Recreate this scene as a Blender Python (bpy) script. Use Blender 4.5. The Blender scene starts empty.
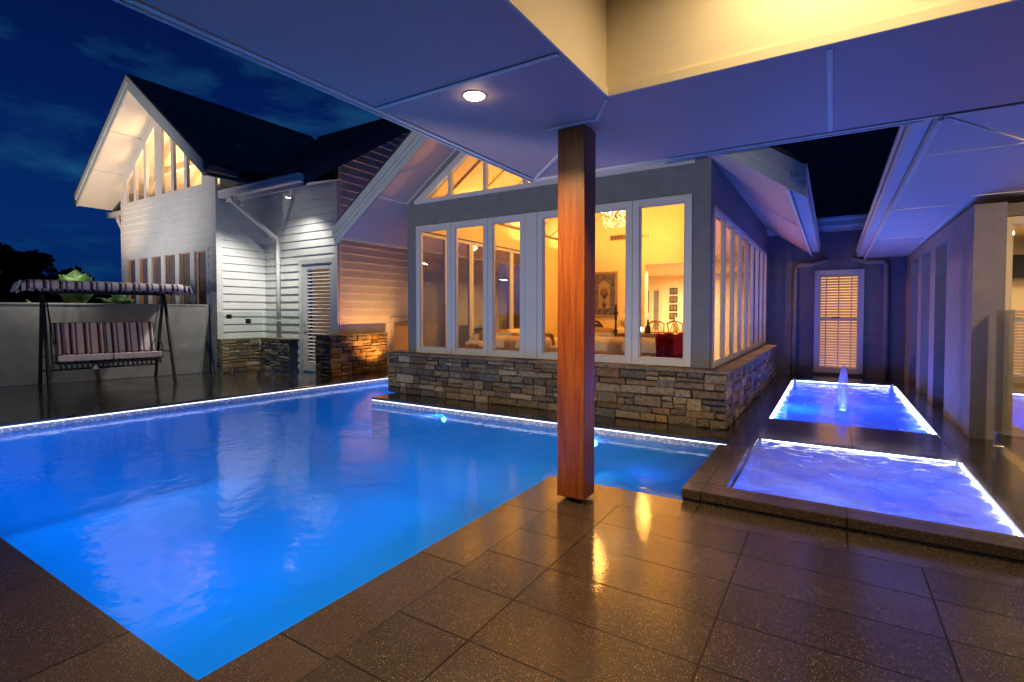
import bpy, math, random
from mathutils import Vector, noise as mnoise
R = math.radians
random.seed(7)
sc = bpy.context.scene
COL = sc.collection

# ------------------------------------------------------------------ camera, world, exposure
cam_d = bpy.data.cameras.new('camera')
cam = bpy.data.objects.new('camera', cam_d); COL.objects.link(cam)
cam.location = (0, 0, 1.4)
cam.rotation_euler = (R(90 - 1.6), 0, math.atan(320 / 512))
cam_d.sensor_width = 36; cam_d.lens = 18; cam_d.sensor_fit = 'HORIZONTAL'
cam_d.shift_y = -0.01338; cam_d.clip_end = 3000; cam_d.clip_start = 0.05
sc.camera = cam
sc.view_settings.view_transform = 'Standard'; sc.view_settings.look = 'None'
sc.view_settings.exposure = 0; sc.view_settings.gamma = 1
sc.cycles.use_denoising = True
sc.cycles.max_bounces = 10; sc.cycles.diffuse_bounces = 4; sc.cycles.glossy_bounces = 4
sc.cycles.transparent_max_bounces = 20; sc.cycles.transmission_bounces = 6
sc.cycles.caustics_reflective = False; sc.cycles.caustics_refractive = False
sc.cycles.sample_clamp_indirect = 6

def world():
    w = bpy.data.worlds.new('World'); sc.world = w; w.use_nodes = True
    nt = w.node_tree; n = nt.nodes; n.clear()
    out = n.new('ShaderNodeOutputWorld'); bg = n.new('ShaderNodeBackground')
    tc = n.new('ShaderNodeTexCoord'); sep = n.new('ShaderNodeSeparateXYZ')
    nt.links.new(tc.outputs['Generated'], sep.inputs[0])
    rp = n.new('ShaderNodeValToRGB'); e = rp.color_ramp.elements
    e[0].position = 0.0; e[0].color = (0.0006, 0.012, 0.062, 1)
    e[1].position = 0.6; e[1].color = (0.0004, 0.0022, 0.020, 1)
    k = e.new(0.14); k.color = (0.0006, 0.013, 0.078, 1)
    k = e.new(0.32); k.color = (0.0006, 0.0065, 0.052, 1)
    nt.links.new(sep.outputs['Z'], rp.inputs[0])
    # thin clouds
    mp = n.new('ShaderNodeMapping'); mp.inputs['Scale'].default_value = (1, 1, 3.2)
    nt.links.new(tc.outputs['Generated'], mp.inputs[0])
    nz = n.new('ShaderNodeTexNoise'); nz.inputs['Scale'].default_value = 5.5; nz.inputs['Detail'].default_value = 7
    nz.inputs['Roughness'].default_value = 0.58; nz.inputs['Distortion'].default_value = 0.3
    nt.links.new(mp.outputs[0], nz.inputs[0])
    r2 = n.new('ShaderNodeValToRGB'); r2.color_ramp.elements[0].position = 0.48; r2.color_ramp.elements[1].position = 0.78
    nt.links.new(nz.outputs[0], r2.inputs[0])
    mx = n.new('ShaderNodeMix'); mx.data_type = 'RGBA'
    nt.links.new(r2.outputs[0], mx.inputs[0]); nt.links.new(rp.outputs[0], mx.inputs[6])
    mx.inputs[7].default_value = (0.005, 0.040, 0.105, 1)
    nt.links.new(mx.outputs[2], bg.inputs[0]); bg.inputs[1].default_value = 1.65
    nt.links.new(bg.outputs[0], out.inputs[0])
world()

LAMPS = []
def lamp(name, kind, loc, power, color, size=0.1, target=None, spot=None, blend=0.5, shape=None, sy=None):
    d = bpy.data.lights.new(name, kind); d.energy = power; d.color = color
    o = bpy.data.objects.new(name, d); COL.objects.link(o); o.location = loc
    if kind == 'AREA':
        d.size = size
        if sy: d.shape = 'RECTANGLE'; d.size_y = sy
        if shape: d.shape = shape
    else:
        d.shadow_soft_size = size
    if kind == 'SPOT': d.spot_size = spot; d.spot_blend = blend
    if target is not None:
        v = Vector(target) - Vector(loc)
        o.rotation_euler = v.to_track_quat('-Z', 'Y').to_euler()
    return o

WARM = (1.0, 0.62, 0.25); WARMW = (1.0, 0.80, 0.55); BLUE = (0.0, 0.35, 1.0); VIO = (0.05, 0.10, 1.0)

# ------------------------------------------------------------------ materials
def mat(name):
    m = bpy.data.materials.new(name); m.use_nodes = True
    nt = m.node_tree; b = nt.nodes['Principled BSDF']
    return m, nt, b

def coords(nt, scale=(1, 1, 1), rot=(0, 0, 0), out='Object'):
    tc = nt.nodes.new('ShaderNodeTexCoord'); mp = nt.nodes.new('ShaderNodeMapping')
    mp.inputs['Scale'].default_value = scale; mp.inputs['Rotation'].default_value = rot
    nt.links.new(tc.outputs[out], mp.inputs[0]); return mp.outputs[0]

def noise(nt, vec, scale, detail=4, rough=0.55, dist=0):
    n = nt.nodes.new('ShaderNodeTexNoise'); n.inputs['Scale'].default_value = scale
    n.inputs['Detail'].default_value = detail; n.inputs['Roughness'].default_value = rough
    n.inputs['Distortion'].default_value = dist
    nt.links.new(vec, n.inputs['Vector']); return n.outputs['Fac']

def ramp(nt, fac, stops):
    r = nt.nodes.new('ShaderNodeValToRGB'); e = r.color_ramp.elements
    while len(e) < len(stops): e.new(0.5)
    for i, (p, c) in enumerate(stops):
        e[i].position = p; e[i].color = (*c, 1) if len(c) == 3 else c
    nt.links.new(fac, r.inputs[0]); return r.outputs[0]

def bump(nt, b, height, strength, dist=0.01):
    bp = nt.nodes.new('ShaderNodeBump'); bp.inputs['Strength'].default_value = strength
    bp.inputs['Distance'].default_value = dist
    nt.links.new(height, bp.inputs['Height']); nt.links.new(bp.outputs[0], b.inputs['Normal']); return bp

def paint(name, c, rough=0.5, var=0.12, scale=3, bstr=0.0, bscale=200, spec=0.4, metal=0):
    m, nt, b = mat(name)
    v = coords(nt); f = noise(nt, v, scale, 5)
    lo = tuple(x * (1 - var) for x in c); hi = tuple(min(1, x * (1 + var)) for x in c)
    nt.links.new(ramp(nt, f, [(0.3, lo), (0.7, hi)]), b.inputs['Base Color'])
    b.inputs['Roughness'].default_value = rough; b.inputs['Specular IOR Level'].default_value = spec
    b.inputs['Metallic'].default_value = metal
    if bstr: bump(nt, b, noise(nt, v, bscale, 3), bstr, 0.004)
    return m

def emit(name, c, s):
    m, nt, b = mat(name); b.inputs['Base Color'].default_value = (*c, 1)
    b.inputs['Emission Color'].default_value = (*c, 1); b.inputs['Emission Strength'].default_value = s
    return m

M = {}
M['white_paint'] = paint('white_paint', (0.58, 0.58, 0.57), 0.45, 0.05, 2)
M['eave_paint'] = paint('eave_paint', (0.62, 0.60, 0.56), 0.6, 0.05, 1.2)
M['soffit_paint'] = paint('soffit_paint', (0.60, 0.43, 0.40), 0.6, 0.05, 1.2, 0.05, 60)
M['bead'] = paint('bead_paint', (0.78, 0.74, 0.66), 0.5, 0.05)
M['room_cream'] = paint('room_wall_paint', (0.74, 0.56, 0.27), 0.7, 0.03)
M['cream'] = paint('cream_wall_paint', (0.78, 0.70, 0.52), 0.7, 0.03)
M['board'] = paint('weatherboard_paint', (0.60, 0.61, 0.60), 0.5, 0.06, 2.5, 0.05, 90)
M['trim'] = paint('trim_paint', (0.46, 0.50, 0.49), 0.45, 0.05)
M['stucco'] = paint('grey_render', (0.19, 0.20, 0.205), 0.85, 0.12, 6, 0.35, 260, 0.2)
M['stucco_light'] = paint('taupe_render', (0.24, 0.225, 0.21), 0.85, 0.10, 5, 0.3, 260, 0.2)
M['stucco_dark'] = paint('dark_render', (0.15, 0.145, 0.15), 0.85, 0.10, 5, 0.3, 260, 0.2)
M['garden_wall'] = paint('garden_wall_render', (0.24, 0.24, 0.235), 0.85, 0.18, 3, 0.35, 180, 0.2)
M['roof'] = paint('dark_roof_tiles', (0.045, 0.048, 0.053), 0.55, 0.3, 4)
M['gutter_dark'] = paint('dark_gutter', (0.05, 0.06, 0.075), 0.45, 0.1)
M['black_metal'] = paint('black_metal', (0.012, 0.014, 0.015), 0.35, 0.2, 8, spec=0.5)
M['steel'] = paint('stainless_steel', (0.5, 0.5, 0.5), 0.3, 0.1, 20, metal=1)
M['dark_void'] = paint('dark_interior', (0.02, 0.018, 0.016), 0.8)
M['floor_in'] = paint('interior_floor', (0.45, 0.33, 0.2), 0.35, 0.1)
M['sofa'] = paint('sofa_fabric', (0.66, 0.54, 0.38), 0.95, 0.1, 6, 0.3, 300, 0.1)
M['sofa_dark'] = paint('sofa_cushion_fabric', (0.30, 0.19, 0.09), 0.95, 0.1, 6, 0.3, 300, 0.1)
M['throw'] = paint('red_throw', (0.20, 0.008, 0.018), 0.95, 0.3, 20, 0.6, 250, 0.1)
M['wood_in'] = paint('chair_wood', (0.25, 0.11, 0.03), 0.4, 0.25, 10)
M['iron'] = paint('dark_iron', (0.03, 0.022, 0.015), 0.5, 0.3, 20)
M['plaster'] = paint('pale_ceramic', (0.75, 0.62, 0.4), 0.5, 0.05)
M['soil'] = paint('garden_soil', (0.02, 0.022, 0.015), 0.95, 0.4, 1.5)
M['louvre'] = paint('louvre_white', (0.68, 0.68, 0.66), 0.5, 0.04)
M['shutter_brown'] = paint('shutter_brown', (0.15, 0.135, 0.125), 0.5, 0.15)
M['blind'] = paint('blind_slat', (0.78, 0.62, 0.40), 0.6, 0.06)
M['led'] = emit('led_strip_light', (0.85, 0.88, 1.0), 1.9)
M['led_bright'] = emit('led_strip_bright_light', (0.85, 0.90, 1.0), 12.0)
M['bulb_warm'] = emit('warm_lamp_glow', (1.0, 0.74, 0.42), 45)
M['bulb_white'] = emit('white_lamp_glow', (1.0, 0.97, 0.88), 60)
M['bulb_blue'] = emit('blue_lamp_glow', (0.35, 0.6, 1.0), 10)
M['shade'] = emit('lamp_shade_glow', (1.0, 0.7, 0.35), 0.7)
M['leaf_dark'] = paint('night_foliage', (0.02, 0.03, 0.012), 0.8, 0.4, 2)
M['bark'] = paint('bark', (0.04, 0.03, 0.02), 0.9, 0.3, 6)

def lit_window(name, c, s, var=0.3, scale=2.0):
    m, nt, b = mat(name); v = coords(nt); f = noise(nt, v, scale, 2)
    nt.links.new(ramp(nt, f, [(0.3, tuple(x * (1 - var) for x in c)), (0.7, c)]), b.inputs['Emission Color'])
    b.inputs['Emission Strength'].default_value = s; b.inputs['Base Color'].default_value = (*c, 1)
    return m
M['lit_room'] = lit_window('lit_room_glow', (1.0, 0.70, 0.36), 1.5)
M['lit_room_dim'] = lit_window('lit_room_dim_glow', (1.0, 0.52, 0.2), 0.10)
M['lit_blind'] = lit_window('lit_blind_glow', (1.0, 0.58, 0.20), 1.5)

def schlick(nt, f0, gain, normal=None):
    lw = nt.nodes.new('ShaderNodeLayerWeight'); lw.inputs[0].default_value = 0.5
    if normal is not None: nt.links.new(normal, lw.inputs['Normal'])
    pw = nt.nodes.new('ShaderNodeMath'); pw.operation = 'POWER'; pw.inputs[1].default_value = 5.0
    nt.links.new(lw.outputs['Facing'], pw.inputs[0])
    ma = nt.nodes.new('ShaderNodeMath'); ma.operation = 'MULTIPLY_ADD'; ma.inputs[1].default_value = (1 - f0) * gain; ma.inputs[2].default_value = f0 * gain
    ma.use_clamp = True; nt.links.new(pw.outputs[0], ma.inputs[0]); return ma

def glass(name='window_glass', base=0.04, tint=(1, 1, 1), gain=1.0):
    m, nt, b = mat(name); nt.nodes.remove(b)
    out = nt.nodes['Material Output']
    tr = nt.nodes.new('ShaderNodeBsdfTransparent'); tr.inputs[0].default_value = (*tint, 1)
    gl = nt.nodes.new('ShaderNodeBsdfGlossy'); gl.inputs['Roughness'].default_value = 0.0
    mu = schlick(nt, 0.045, gain)
    mx = nt.nodes.new('ShaderNodeMixShader'); nt.links.new(mu.outputs[0], mx.inputs[0])
    nt.links.new(tr.outputs[0], mx.inputs[1]); nt.links.new(gl.outputs[0], mx.inputs[2])
    nt.links.new(mx.outputs[0], out.inputs[0]); return m
M['glass'] = glass(gain=1.6)
M['fence_glass'] = glass('fence_glass', tint=(0.93, 0.97, 0.95), gain=1.5)

def water_mat(name, tint, bscale, bstr, foam=0.0, stretch=(1, 1, 1), gain=1.0, milk=(0.2, 0.5, 1.0), milk_f=0.0, edge=None):
    m, nt, b = mat(name); nt.nodes.remove(b); out = nt.nodes['Material Output']
    v = coords(nt, stretch)
    h1 = noise(nt, v, bscale, 3, 0.5, 0.4); h2 = noise(nt, v, bscale * 4.3, 2, 0.5)
    ad = nt.nodes.new('ShaderNodeMath'); ad.operation = 'MULTIPLY_ADD'; ad.inputs[1].default_value = 0.25
    nt.links.new(h2, ad.inputs[0]); nt.links.new(h1, ad.inputs[2])
    bp = nt.nodes.new('ShaderNodeBump'); bp.inputs['Strength'].default_value = bstr; bp.inputs['Distance'].default_value = 0.05
    nt.links.new(ad.outputs[0], bp.inputs['Height'])
    tr = nt.nodes.new('ShaderNodeBsdfTransparent'); tr.inputs[0].default_value = (*tint, 1)
    gl = nt.nodes.new('ShaderNodeBsdfGlossy'); gl.inputs['Roughness'].default_value = 0.09
    nt.links.new(bp.outputs[0], gl.inputs['Normal'])
    mu = schlick(nt, 0.022, gain, bp.outputs[0])
    body = tr.outputs[0]
    if milk_f or foam:
        tl = nt.nodes.new('ShaderNodeBsdfTranslucent'); tl.inputs[0].default_value = (*milk, 1)
        df = nt.nodes.new('ShaderNodeBsdfDiffuse'); df.inputs[0].default_value = (*milk, 1)
        a = nt.nodes.new('ShaderNodeMixShader'); a.inputs[0].default_value = 0.3
        nt.links.new(tl.outputs[0], a.inputs[1]); nt.links.new(df.outputs[0], a.inputs[2])
        mm = nt.nodes.new('ShaderNodeMixShader'); mm.inputs[0].default_value = milk_f
        if foam:
            fo = noise(nt, coords(nt, (1.0, 1.6, 1), (0, 0, 0.5)), 1.9, 6, 0.6, 0.5)
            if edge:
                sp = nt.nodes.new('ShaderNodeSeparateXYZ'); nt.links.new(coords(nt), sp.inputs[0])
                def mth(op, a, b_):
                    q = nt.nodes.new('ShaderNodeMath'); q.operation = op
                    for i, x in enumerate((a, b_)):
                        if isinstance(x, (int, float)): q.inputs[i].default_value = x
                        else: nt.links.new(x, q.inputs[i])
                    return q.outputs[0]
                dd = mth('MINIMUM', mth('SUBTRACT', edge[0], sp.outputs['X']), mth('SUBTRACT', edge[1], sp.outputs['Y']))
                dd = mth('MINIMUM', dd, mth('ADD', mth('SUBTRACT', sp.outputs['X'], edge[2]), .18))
                fo = mth('ADD', fo, mth('MULTIPLY', mth('MAXIMUM', mth('SUBTRACT', .34, dd), 0.0), .8))  # froth thickened near the walls, standing in for the strip lights' white glow
            nt.links.new(ramp(nt, fo, [(0.43, (milk_f,) * 3), (0.70, (foam,) * 3)]), mm.inputs[0])
        nt.links.new(body, mm.inputs[1]); nt.links.new(a.outputs[0], mm.inputs[2]); body = mm.outputs[0]
    mx = nt.nodes.new('ShaderNodeMixShader'); nt.links.new(mu.outputs[0], mx.inputs[0])
    nt.links.new(body, mx.inputs[1]); nt.links.new(gl.outputs[0], mx.inputs[2])
    nt.links.new(mx.outputs[0], out.inputs[0]); return m
M['pool_water'] = water_mat('pool_water', (0.35, 0.80, 1.0), 2.4, 0.17, stretch=(1, 1, 1), gain=0.85, milk=(0.0, 0.42, 0.95), milk_f=0.48)
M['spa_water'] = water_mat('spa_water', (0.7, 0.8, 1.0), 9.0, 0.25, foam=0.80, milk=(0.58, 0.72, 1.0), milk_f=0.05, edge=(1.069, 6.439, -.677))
M['far_water'] = water_mat('far_pool_water', (0.6, 0.85, 1.0), 7.0, 0.3, milk=(0.35, 0.5, 1.0), milk_f=0.30, gain=.8)

def basin_mat(name, c):
    m, nt, b = mat(name); v = coords(nt); f = noise(nt, v, 0.9, 4)
    f2 = noise(nt, v, 90, 2)
    mx = nt.nodes.new('ShaderNodeMix'); mx.data_type = 'RGBA'; mx.blend_type = 'MULTIPLY'; mx.inputs[0].default_value = 0.5
    nt.links.new(ramp(nt, f, [(0.3, tuple(x * 0.8 for x in c)), (0.7, c)]), mx.inputs[6])
    nt.links.new(ramp(nt, f2, [(0.3, (0.7,) * 3), (0.7, (1,) * 3)]), mx.inputs[7])
    nt.links.new(mx.outputs[2], b.inputs['Base Color']); b.inputs['Roughness'].default_value = 0.6
    b.inputs['Specular IOR Level'].default_value = 0.1
    return m
M['basin'] = basin_mat('pool_plaster', (0.42, 0.70, 0.86))
M['spa_basin'] = basin_mat('spa_plaster', (0.35, 0.48, 0.9))

def waterline_mat():
    m, nt, b = mat('waterline_mosaic'); v = coords(nt)
    br = nt.nodes.new('ShaderNodeTexVoronoi'); br.inputs['Scale'].default_value = 26
    nt.links.new(v, br.inputs['Vector'])
    nt.links.new(ramp(nt, br.outputs['Distance'], [(0.15, (0.85, 0.86, 0.9)), (0.55, (0.35, 0.38, 0.5))]), b.inputs['Base Color'])
    b.inputs['Roughness'].default_value = 0.3; return m
M['waterline'] = waterline_mat()

def deck_mat(name, c, tx, ty, ox, oy, gloss=(0.10, 0.32), wet_film=0.9, rot=0.0):
    m, nt, b = mat(name)
    v = coords(nt)
    sep = nt.nodes.new('ShaderNodeSeparateXYZ')
    if rot:
        v2 = coords(nt, (1, 1, 1), (0, 0, rot)); nt.links.new(v2, sep.inputs[0])
    else:
        nt.links.new(v, sep.inputs[0])
    def M_(op, a, bb=None, c_=None):
        n = nt.nodes.new('ShaderNodeMath'); n.operation = op
        for i, x in enumerate((a, bb, c_)):
            if x is None: continue
            if isinstance(x, (int, float)): n.inputs[i].default_value = x
            else: nt.links.new(x, n.inputs[i])
        return n.outputs[0]
    def grid(ch, size, off):
        t = M_('DIVIDE', M_('SUBTRACT', sep.outputs[ch], off), size)
        fl = M_('FLOOR', t); fr = M_('FRACT', t)
        d = M_('MULTIPLY', M_('MINIMUM', fr, M_('SUBTRACT', 1.0, fr)), size)
        return d, fl
    dx, fx = grid('X', tx, ox); dy, fy = grid('Y', ty, oy)
    dj = M_('MINIMUM', dx, dy)
    joint = M_('LESS_THAN', dj, 0.0048)
    cb = nt.nodes.new('ShaderNodeCombineXYZ'); nt.links.new(fx, cb.inputs[0]); nt.links.new(fy, cb.inputs[1])
    wn = nt.nodes.new('ShaderNodeTexWhiteNoise'); nt.links.new(cb.outputs[0], wn.inputs[0])
    f = noise(nt, v, 240, 3, 0.7)
    base = ramp(nt, f, [(0.33, tuple(x * 0.45 for x in c)), (0.5, c), (0.68, tuple(x * 2.0 for x in c))])
    hsv = nt.nodes.new('ShaderNodeHueSaturation'); nt.links.new(base, hsv.inputs['Color'])
    nt.links.new(M_('MULTIPLY_ADD', wn.outputs[0], 0.5, 0.72), hsv.inputs['Value'])
    col = hsv.outputs[0]
    # bright grains in the granite
    vo = nt.nodes.new('ShaderNodeTexVoronoi'); vo.inputs['Scale'].default_value = 260; nt.links.new(v, vo.inputs['Vector'])
    wn2 = nt.nodes.new('ShaderNodeTexWhiteNoise'); nt.links.new(vo.outputs['Color'], wn2.inputs[0])
    grain = M_('MULTIPLY', M_('LESS_THAN', vo.outputs['Distance'], 0.42), M_('GREATER_THAN', wn2.outputs[0], 0.90))
    mg = nt.nodes.new('ShaderNodeMix'); mg.data_type = 'RGBA'
    nt.links.new(M_('MULTIPLY', grain, 0.7), mg.inputs[0]); nt.links.new(col, mg.inputs[6]); mg.inputs[7].default_value = (0.42, 0.30, 0.17, 1)
    mj = nt.nodes.new('ShaderNodeMix'); mj.data_type = 'RGBA'
    nt.links.new(joint, mj.inputs[0]); nt.links.new(mg.outputs[2], mj.inputs[6]); mj.inputs[7].default_value = (0.008, 0.007, 0.006, 1)
    nt.links.new(mj.outputs[2], b.inputs['Base Color'])
    wet = noise(nt, v, 1.3, 4, 0.6)
    r = ramp(nt, wet, [(0.35, (gloss[0],) * 3), (0.7, (gloss[1],) * 3)])
    nt.links.new(r, b.inputs['Roughness'])
    h = M_('ADD', M_('MULTIPLY', noise(nt, v, 30, 3), 0.5), M_('MULTIPLY', f, 0.9))
    h = M_('SUBTRACT', h, M_('MULTIPLY', joint, 1.2))
    h = M_('ADD', h, M_('MULTIPLY', noise(nt, v, 110, 2), 0.8)); bump(nt, b, h, 0.22, 0.005)
    b.inputs['Specular IOR Level'].default_value = 0.35
    # thin film of water over the stone
    cw = ramp(nt, noise(nt, v, 0.9, 5, 0.65), [(0.32, (wet_film * .45,) * 3), (0.6, (wet_film,) * 3)]); nt.links.new(M_('MULTIPLY', cw, M_('SUBTRACT', 1.0, joint)), b.inputs['Coat Weight'])
    b.inputs['Coat Roughness'].default_value = 0.06; b.inputs['Coat IOR'].default_value = 1.5
    cb2 = nt.nodes.new('ShaderNodeBump'); cb2.inputs['Strength'].default_value = 0.045; cb2.inputs['Distance'].default_value = 0.005
    nt.links.new(h, cb2.inputs['Height']); nt.links.new(cb2.outputs[0], b.inputs['Coat Normal'])
    return m
M['deck'] = deck_mat('wet_granite_paving', (0.033, 0.026, 0.0185), 0.87, 0.365, -0.43, 3.55, (0.18, 0.32))
M['deck_dark'] = deck_mat('dark_wet_paving', (0.028, 0.027, 0.026), 0.9, 0.9, 0.2, 0.1, (0.06, 0.2))
M['coping'] = deck_mat('granite_coping', (0.050, 0.038, 0.027), 0.9, 0.9, 0.1, 0.43, (0.14, 0.34))

def stone_mat():
    m, nt, b = mat('ledge_stone'); v = coords(nt)
    a = nt.nodes.new('ShaderNodeAttribute'); a.attribute_name = 'Col'
    f = noise(nt, v, 22, 6, 0.65)
    mx = nt.nodes.new('ShaderNodeMix'); mx.data_type = 'RGBA'; mx.blend_type = 'MULTIPLY'; mx.inputs[0].default_value = 1
    nt.links.new(a.outputs['Color'], mx.inputs[6]); nt.links.new(ramp(nt, f, [(0.28, (0.35, 0.33, 0.3)), (0.5, (0.85, 0.85, 0.85)), (0.72, (1.35, 1.3, 1.2))]), mx.inputs[7])
    nt.links.new(mx.outputs[2], b.inputs['Base Color']); b.inputs['Roughness'].default_value = 0.75
    b.inputs['Specular IOR Level'].default_value = 0.35
    bump(nt, b, noise(nt, v, 38, 6, 0.6), 0.7, 0.012); return m
M['stone'] = stone_mat()
M['mortar'] = paint('dark_mortar', (0.03, 0.028, 0.025), 0.95, 0.2, 10)

def wood_mat():
    m, nt, b = mat('oiled_timber')
    v = coords(nt, (14, 14, 0.9)); f = noise(nt, v, 1.6, 6, 0.6, 1.2)
    f2 = noise(nt, coords(nt, (60, 60, 1.2)), 2.0, 4, 0.6)
    c = ramp(nt, f, [(0.25, (0.15, 0.033, 0.006)), (0.45, (0.25, 0.066, 0.011)), (0.6, (0.32, 0.092, 0.015)), (0.8, (0.20, 0.048, 0.008))])
    mx = nt.nodes.new('ShaderNodeMix'); mx.data_type = 'RGBA'; mx.blend_type = 'MULTIPLY'; mx.inputs[0].default_value = 0.55
    nt.links.new(c, mx.inputs[6]); nt.links.new(ramp(nt, f2, [(0.3, (0.45, 0.4, 0.35)), (0.6, (1, 1, 1))]), mx.inputs[7])
    nt.links.new(mx.outputs[2], b.inputs['Base Color']); b.inputs['Roughness'].default_value = 0.38
    bump(nt, b, f2, 0.15, 0.004); return m
M['timber'] = wood_mat()

def stripes_mat():
    m, nt, b = mat('striped_canvas'); v = coords(nt)
    sep = nt.nodes.new('ShaderNodeSeparateXYZ'); nt.links.new(v, sep.inputs[0])
    mu = nt.nodes.new('ShaderNodeMath'); mu.operation = 'MULTIPLY'; mu.inputs[1].default_value = 1 / 0.21
    nt.links.new(sep.outputs['X'], mu.inputs[0])
    fr = nt.nodes.new('ShaderNodeMath'); fr.operation = 'FRACT'; nt.links.new(mu.outputs[0], fr.inputs[0])
    r = ramp(nt, fr.outputs[0], [(0.0, (0.60, 0.52, 0.52)), (0.34, (0.03, 0.012, 0.018)), (0.50, (0.22, 0.12, 0.15)), (0.60, (0.60, 0.52, 0.52)), (0.76, (0.05, 0.02, 0.03)), (0.84, (0.30, 0.20, 0.23)), (0.92, (0.60, 0.52, 0.52))])
    r.node.color_ramp.interpolation = 'CONSTANT'
    nt.links.new(r, b.inputs['Base Color']); b.inputs['Roughness'].default_value = 0.9
    bump(nt, b, noise(nt, v, 220, 3), 0.2, 0.003); return m
M['stripes'] = stripes_mat()
M['canvas_edge'] = paint('pale_canvas', (0.62, 0.56, 0.56), 0.9, 0.12, 8, 0.2, 220, 0.1)

def leaf_mat():
    m, nt, b = mat('succulent_leaf'); f = noise(nt, coords(nt), 6, 4)
    nt.links.new(ramp(nt, f, [(0.3, (0.06, 0.14, 0.035)), (0.7, (0.16, 0.27, 0.08))]), b.inputs['Base Color'])
    b.inputs['Roughness'].default_value = 0.45; return m
M['leaf'] = leaf_mat()

def art_mat():
    m, nt, b = mat('ornate_panel')
    v = coords(nt); w = nt.nodes.new('ShaderNodeTexVoronoi'); w.inputs['Scale'].default_value = 13
    nt.links.new(v, w.inputs['Vector'])
    nt.links.new(ramp(nt, w.outputs['Distance'], [(0.1, (0.05, 0.035, 0.025)), (0.3, (0.07, 0.06, 0.07)), (0.5, (0.16, 0.11, 0.05)), (0.7, (0.03, 0.025, 0.025))]), b.inputs['Base Color'])
    b.inputs['Roughness'].default_value = 0.5; return m
M['art'] = art_mat()
M['gold'] = paint('gilt_frame', (0.30, 0.20, 0.07), 0.4, 0.2, 12, metal=0.3)
M['photo'] = paint('photo_print', (0.18, 0.14, 0.10), 0.5, 0.6, 30)

def crystal_mat():
    m, nt, b = mat('crystal'); b.inputs['Base Color'].default_value = (1, 0.9, 0.75, 1)
    b.inputs['Roughness'].default_value = 0.05; b.inputs['Metallic'].default_value = 0.0
    b.inputs['Emission Color'].default_value = (1, 0.8, 0.5, 1); b.inputs['Emission Strength'].default_value = 0.45; return m  # faint glow put into the beads themselves, besides the bulbs
M['crystal'] = crystal_mat()

# ------------------------------------------------------------------ mesh builder
class MB:
    def __init__(s): s.v = []; s.f = []; s.c = []; s.col = None
    def add(s, vs, fs):
        k = len(s.v); s.v += [tuple(x) for x in vs]
        for f in fs: s.f.append(tuple(i + k for i in f)); s.c.append(s.col)
        return s
    def hexa(s, p):   # 4 bottom, 4 top (same order, ccw from above)
        return s.add(p, [(3, 2, 1, 0), (4, 5, 6, 7), (0, 1, 5, 4), (1, 2, 6, 5), (2, 3, 7, 6), (3, 0, 4, 7)])
    def box(s, x0, x1, y0, y1, z0, z1):
        if x0 > x1: x0, x1 = x1, x0
        if y0 > y1: y0, y1 = y1, y0
        if z0 > z1: z0, z1 = z1, z0
        return s.hexa([(x0, y0, z0), (x1, y0, z0), (x1, y1, z0), (x0, y1, z0), (x0, y0, z1), (x1, y0, z1), (x1, y1, z1), (x0, y1, z1)])
    def prism(s, poly, d):     # polygon (3d points) extruded by vector d
        n = len(poly); d = Vector(d); P = [Vector(p) for p in poly]
        vs = P + [p + d for p in P]
        fs = [tuple(range(n - 1, -1, -1)), tuple(range(n, 2 * n))] + [(i, (i + 1) % n, n + (i + 1) % n, n + i) for i in range(n)]
        return s.add(vs, fs)
    def quad(s, a, b, c, d): return s.add([a, b, c, d], [(0, 1, 2, 3)])
    def tube(s, pts, r, n=10, cap=True):
        P = [Vector(p) for p in pts]; rs = r if isinstance(r, (list, tuple)) else [r] * len(P)
        rings = []
        for i, p in enumerate(P):
            t = (P[min(i + 1, len(P) - 1)] - P[max(i - 1, 0)]).normalized()
            a = t.orthogonal() if abs(t.z) > 0.9 else t.cross(Vector((0, 0, 1)))
            a.normalize(); b = t.cross(a)
            rings.append([p + (a * math.cos(2 * math.pi * k / n) + b * math.sin(2 * math.pi * k / n)) * rs[i] for k in range(n)])
        vs = [q for ring in rings for q in ring]; fs = []
        for i in range(len(P) - 1):
            for k in range(n): fs.append((i * n + k, i * n + (k + 1) % n, (i + 1) * n + (k + 1) % n, (i + 1) * n + k))
        if cap: fs.append(tuple(range(n - 1, -1, -1))); fs.append(tuple((len(P) - 1) * n + k for k in range(n)))
        return s.add(vs, fs)
    def lathe(s, c, prof, n=20):
        vs = []; fs = []
        for (r, z) in prof:
            for k in range(n):
                a = 2 * math.pi * k / n; vs.append((c[0] + r * math.cos(a), c[1] + r * math.sin(a), c[2] + z))
        for i in range(len(prof) - 1):
            for k in range(n): fs.append((i * n + k, i * n + (k + 1) % n, (i + 1) * n + (k + 1) % n, (i + 1) * n + k))
        fs.append(tuple(range(n - 1, -1, -1))); fs.append(tuple((len(prof) - 1) * n + k for k in range(n)))
        return s.add(vs, fs)
    def octa(s, c, r, rz=None):
        rz = rz or r; x, y, z = c
        return s.add([(x + r, y, z), (x, y + r, z), (x - r, y, z), (x, y - r, z), (x, y, z + rz), (x, y, z - rz)],
                     [(0, 1, 4), (1, 2, 4), (2, 3, 4), (3, 0, 4), (1, 0, 5), (2, 1, 5), (3, 2, 5), (0, 3, 5)])

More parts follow.
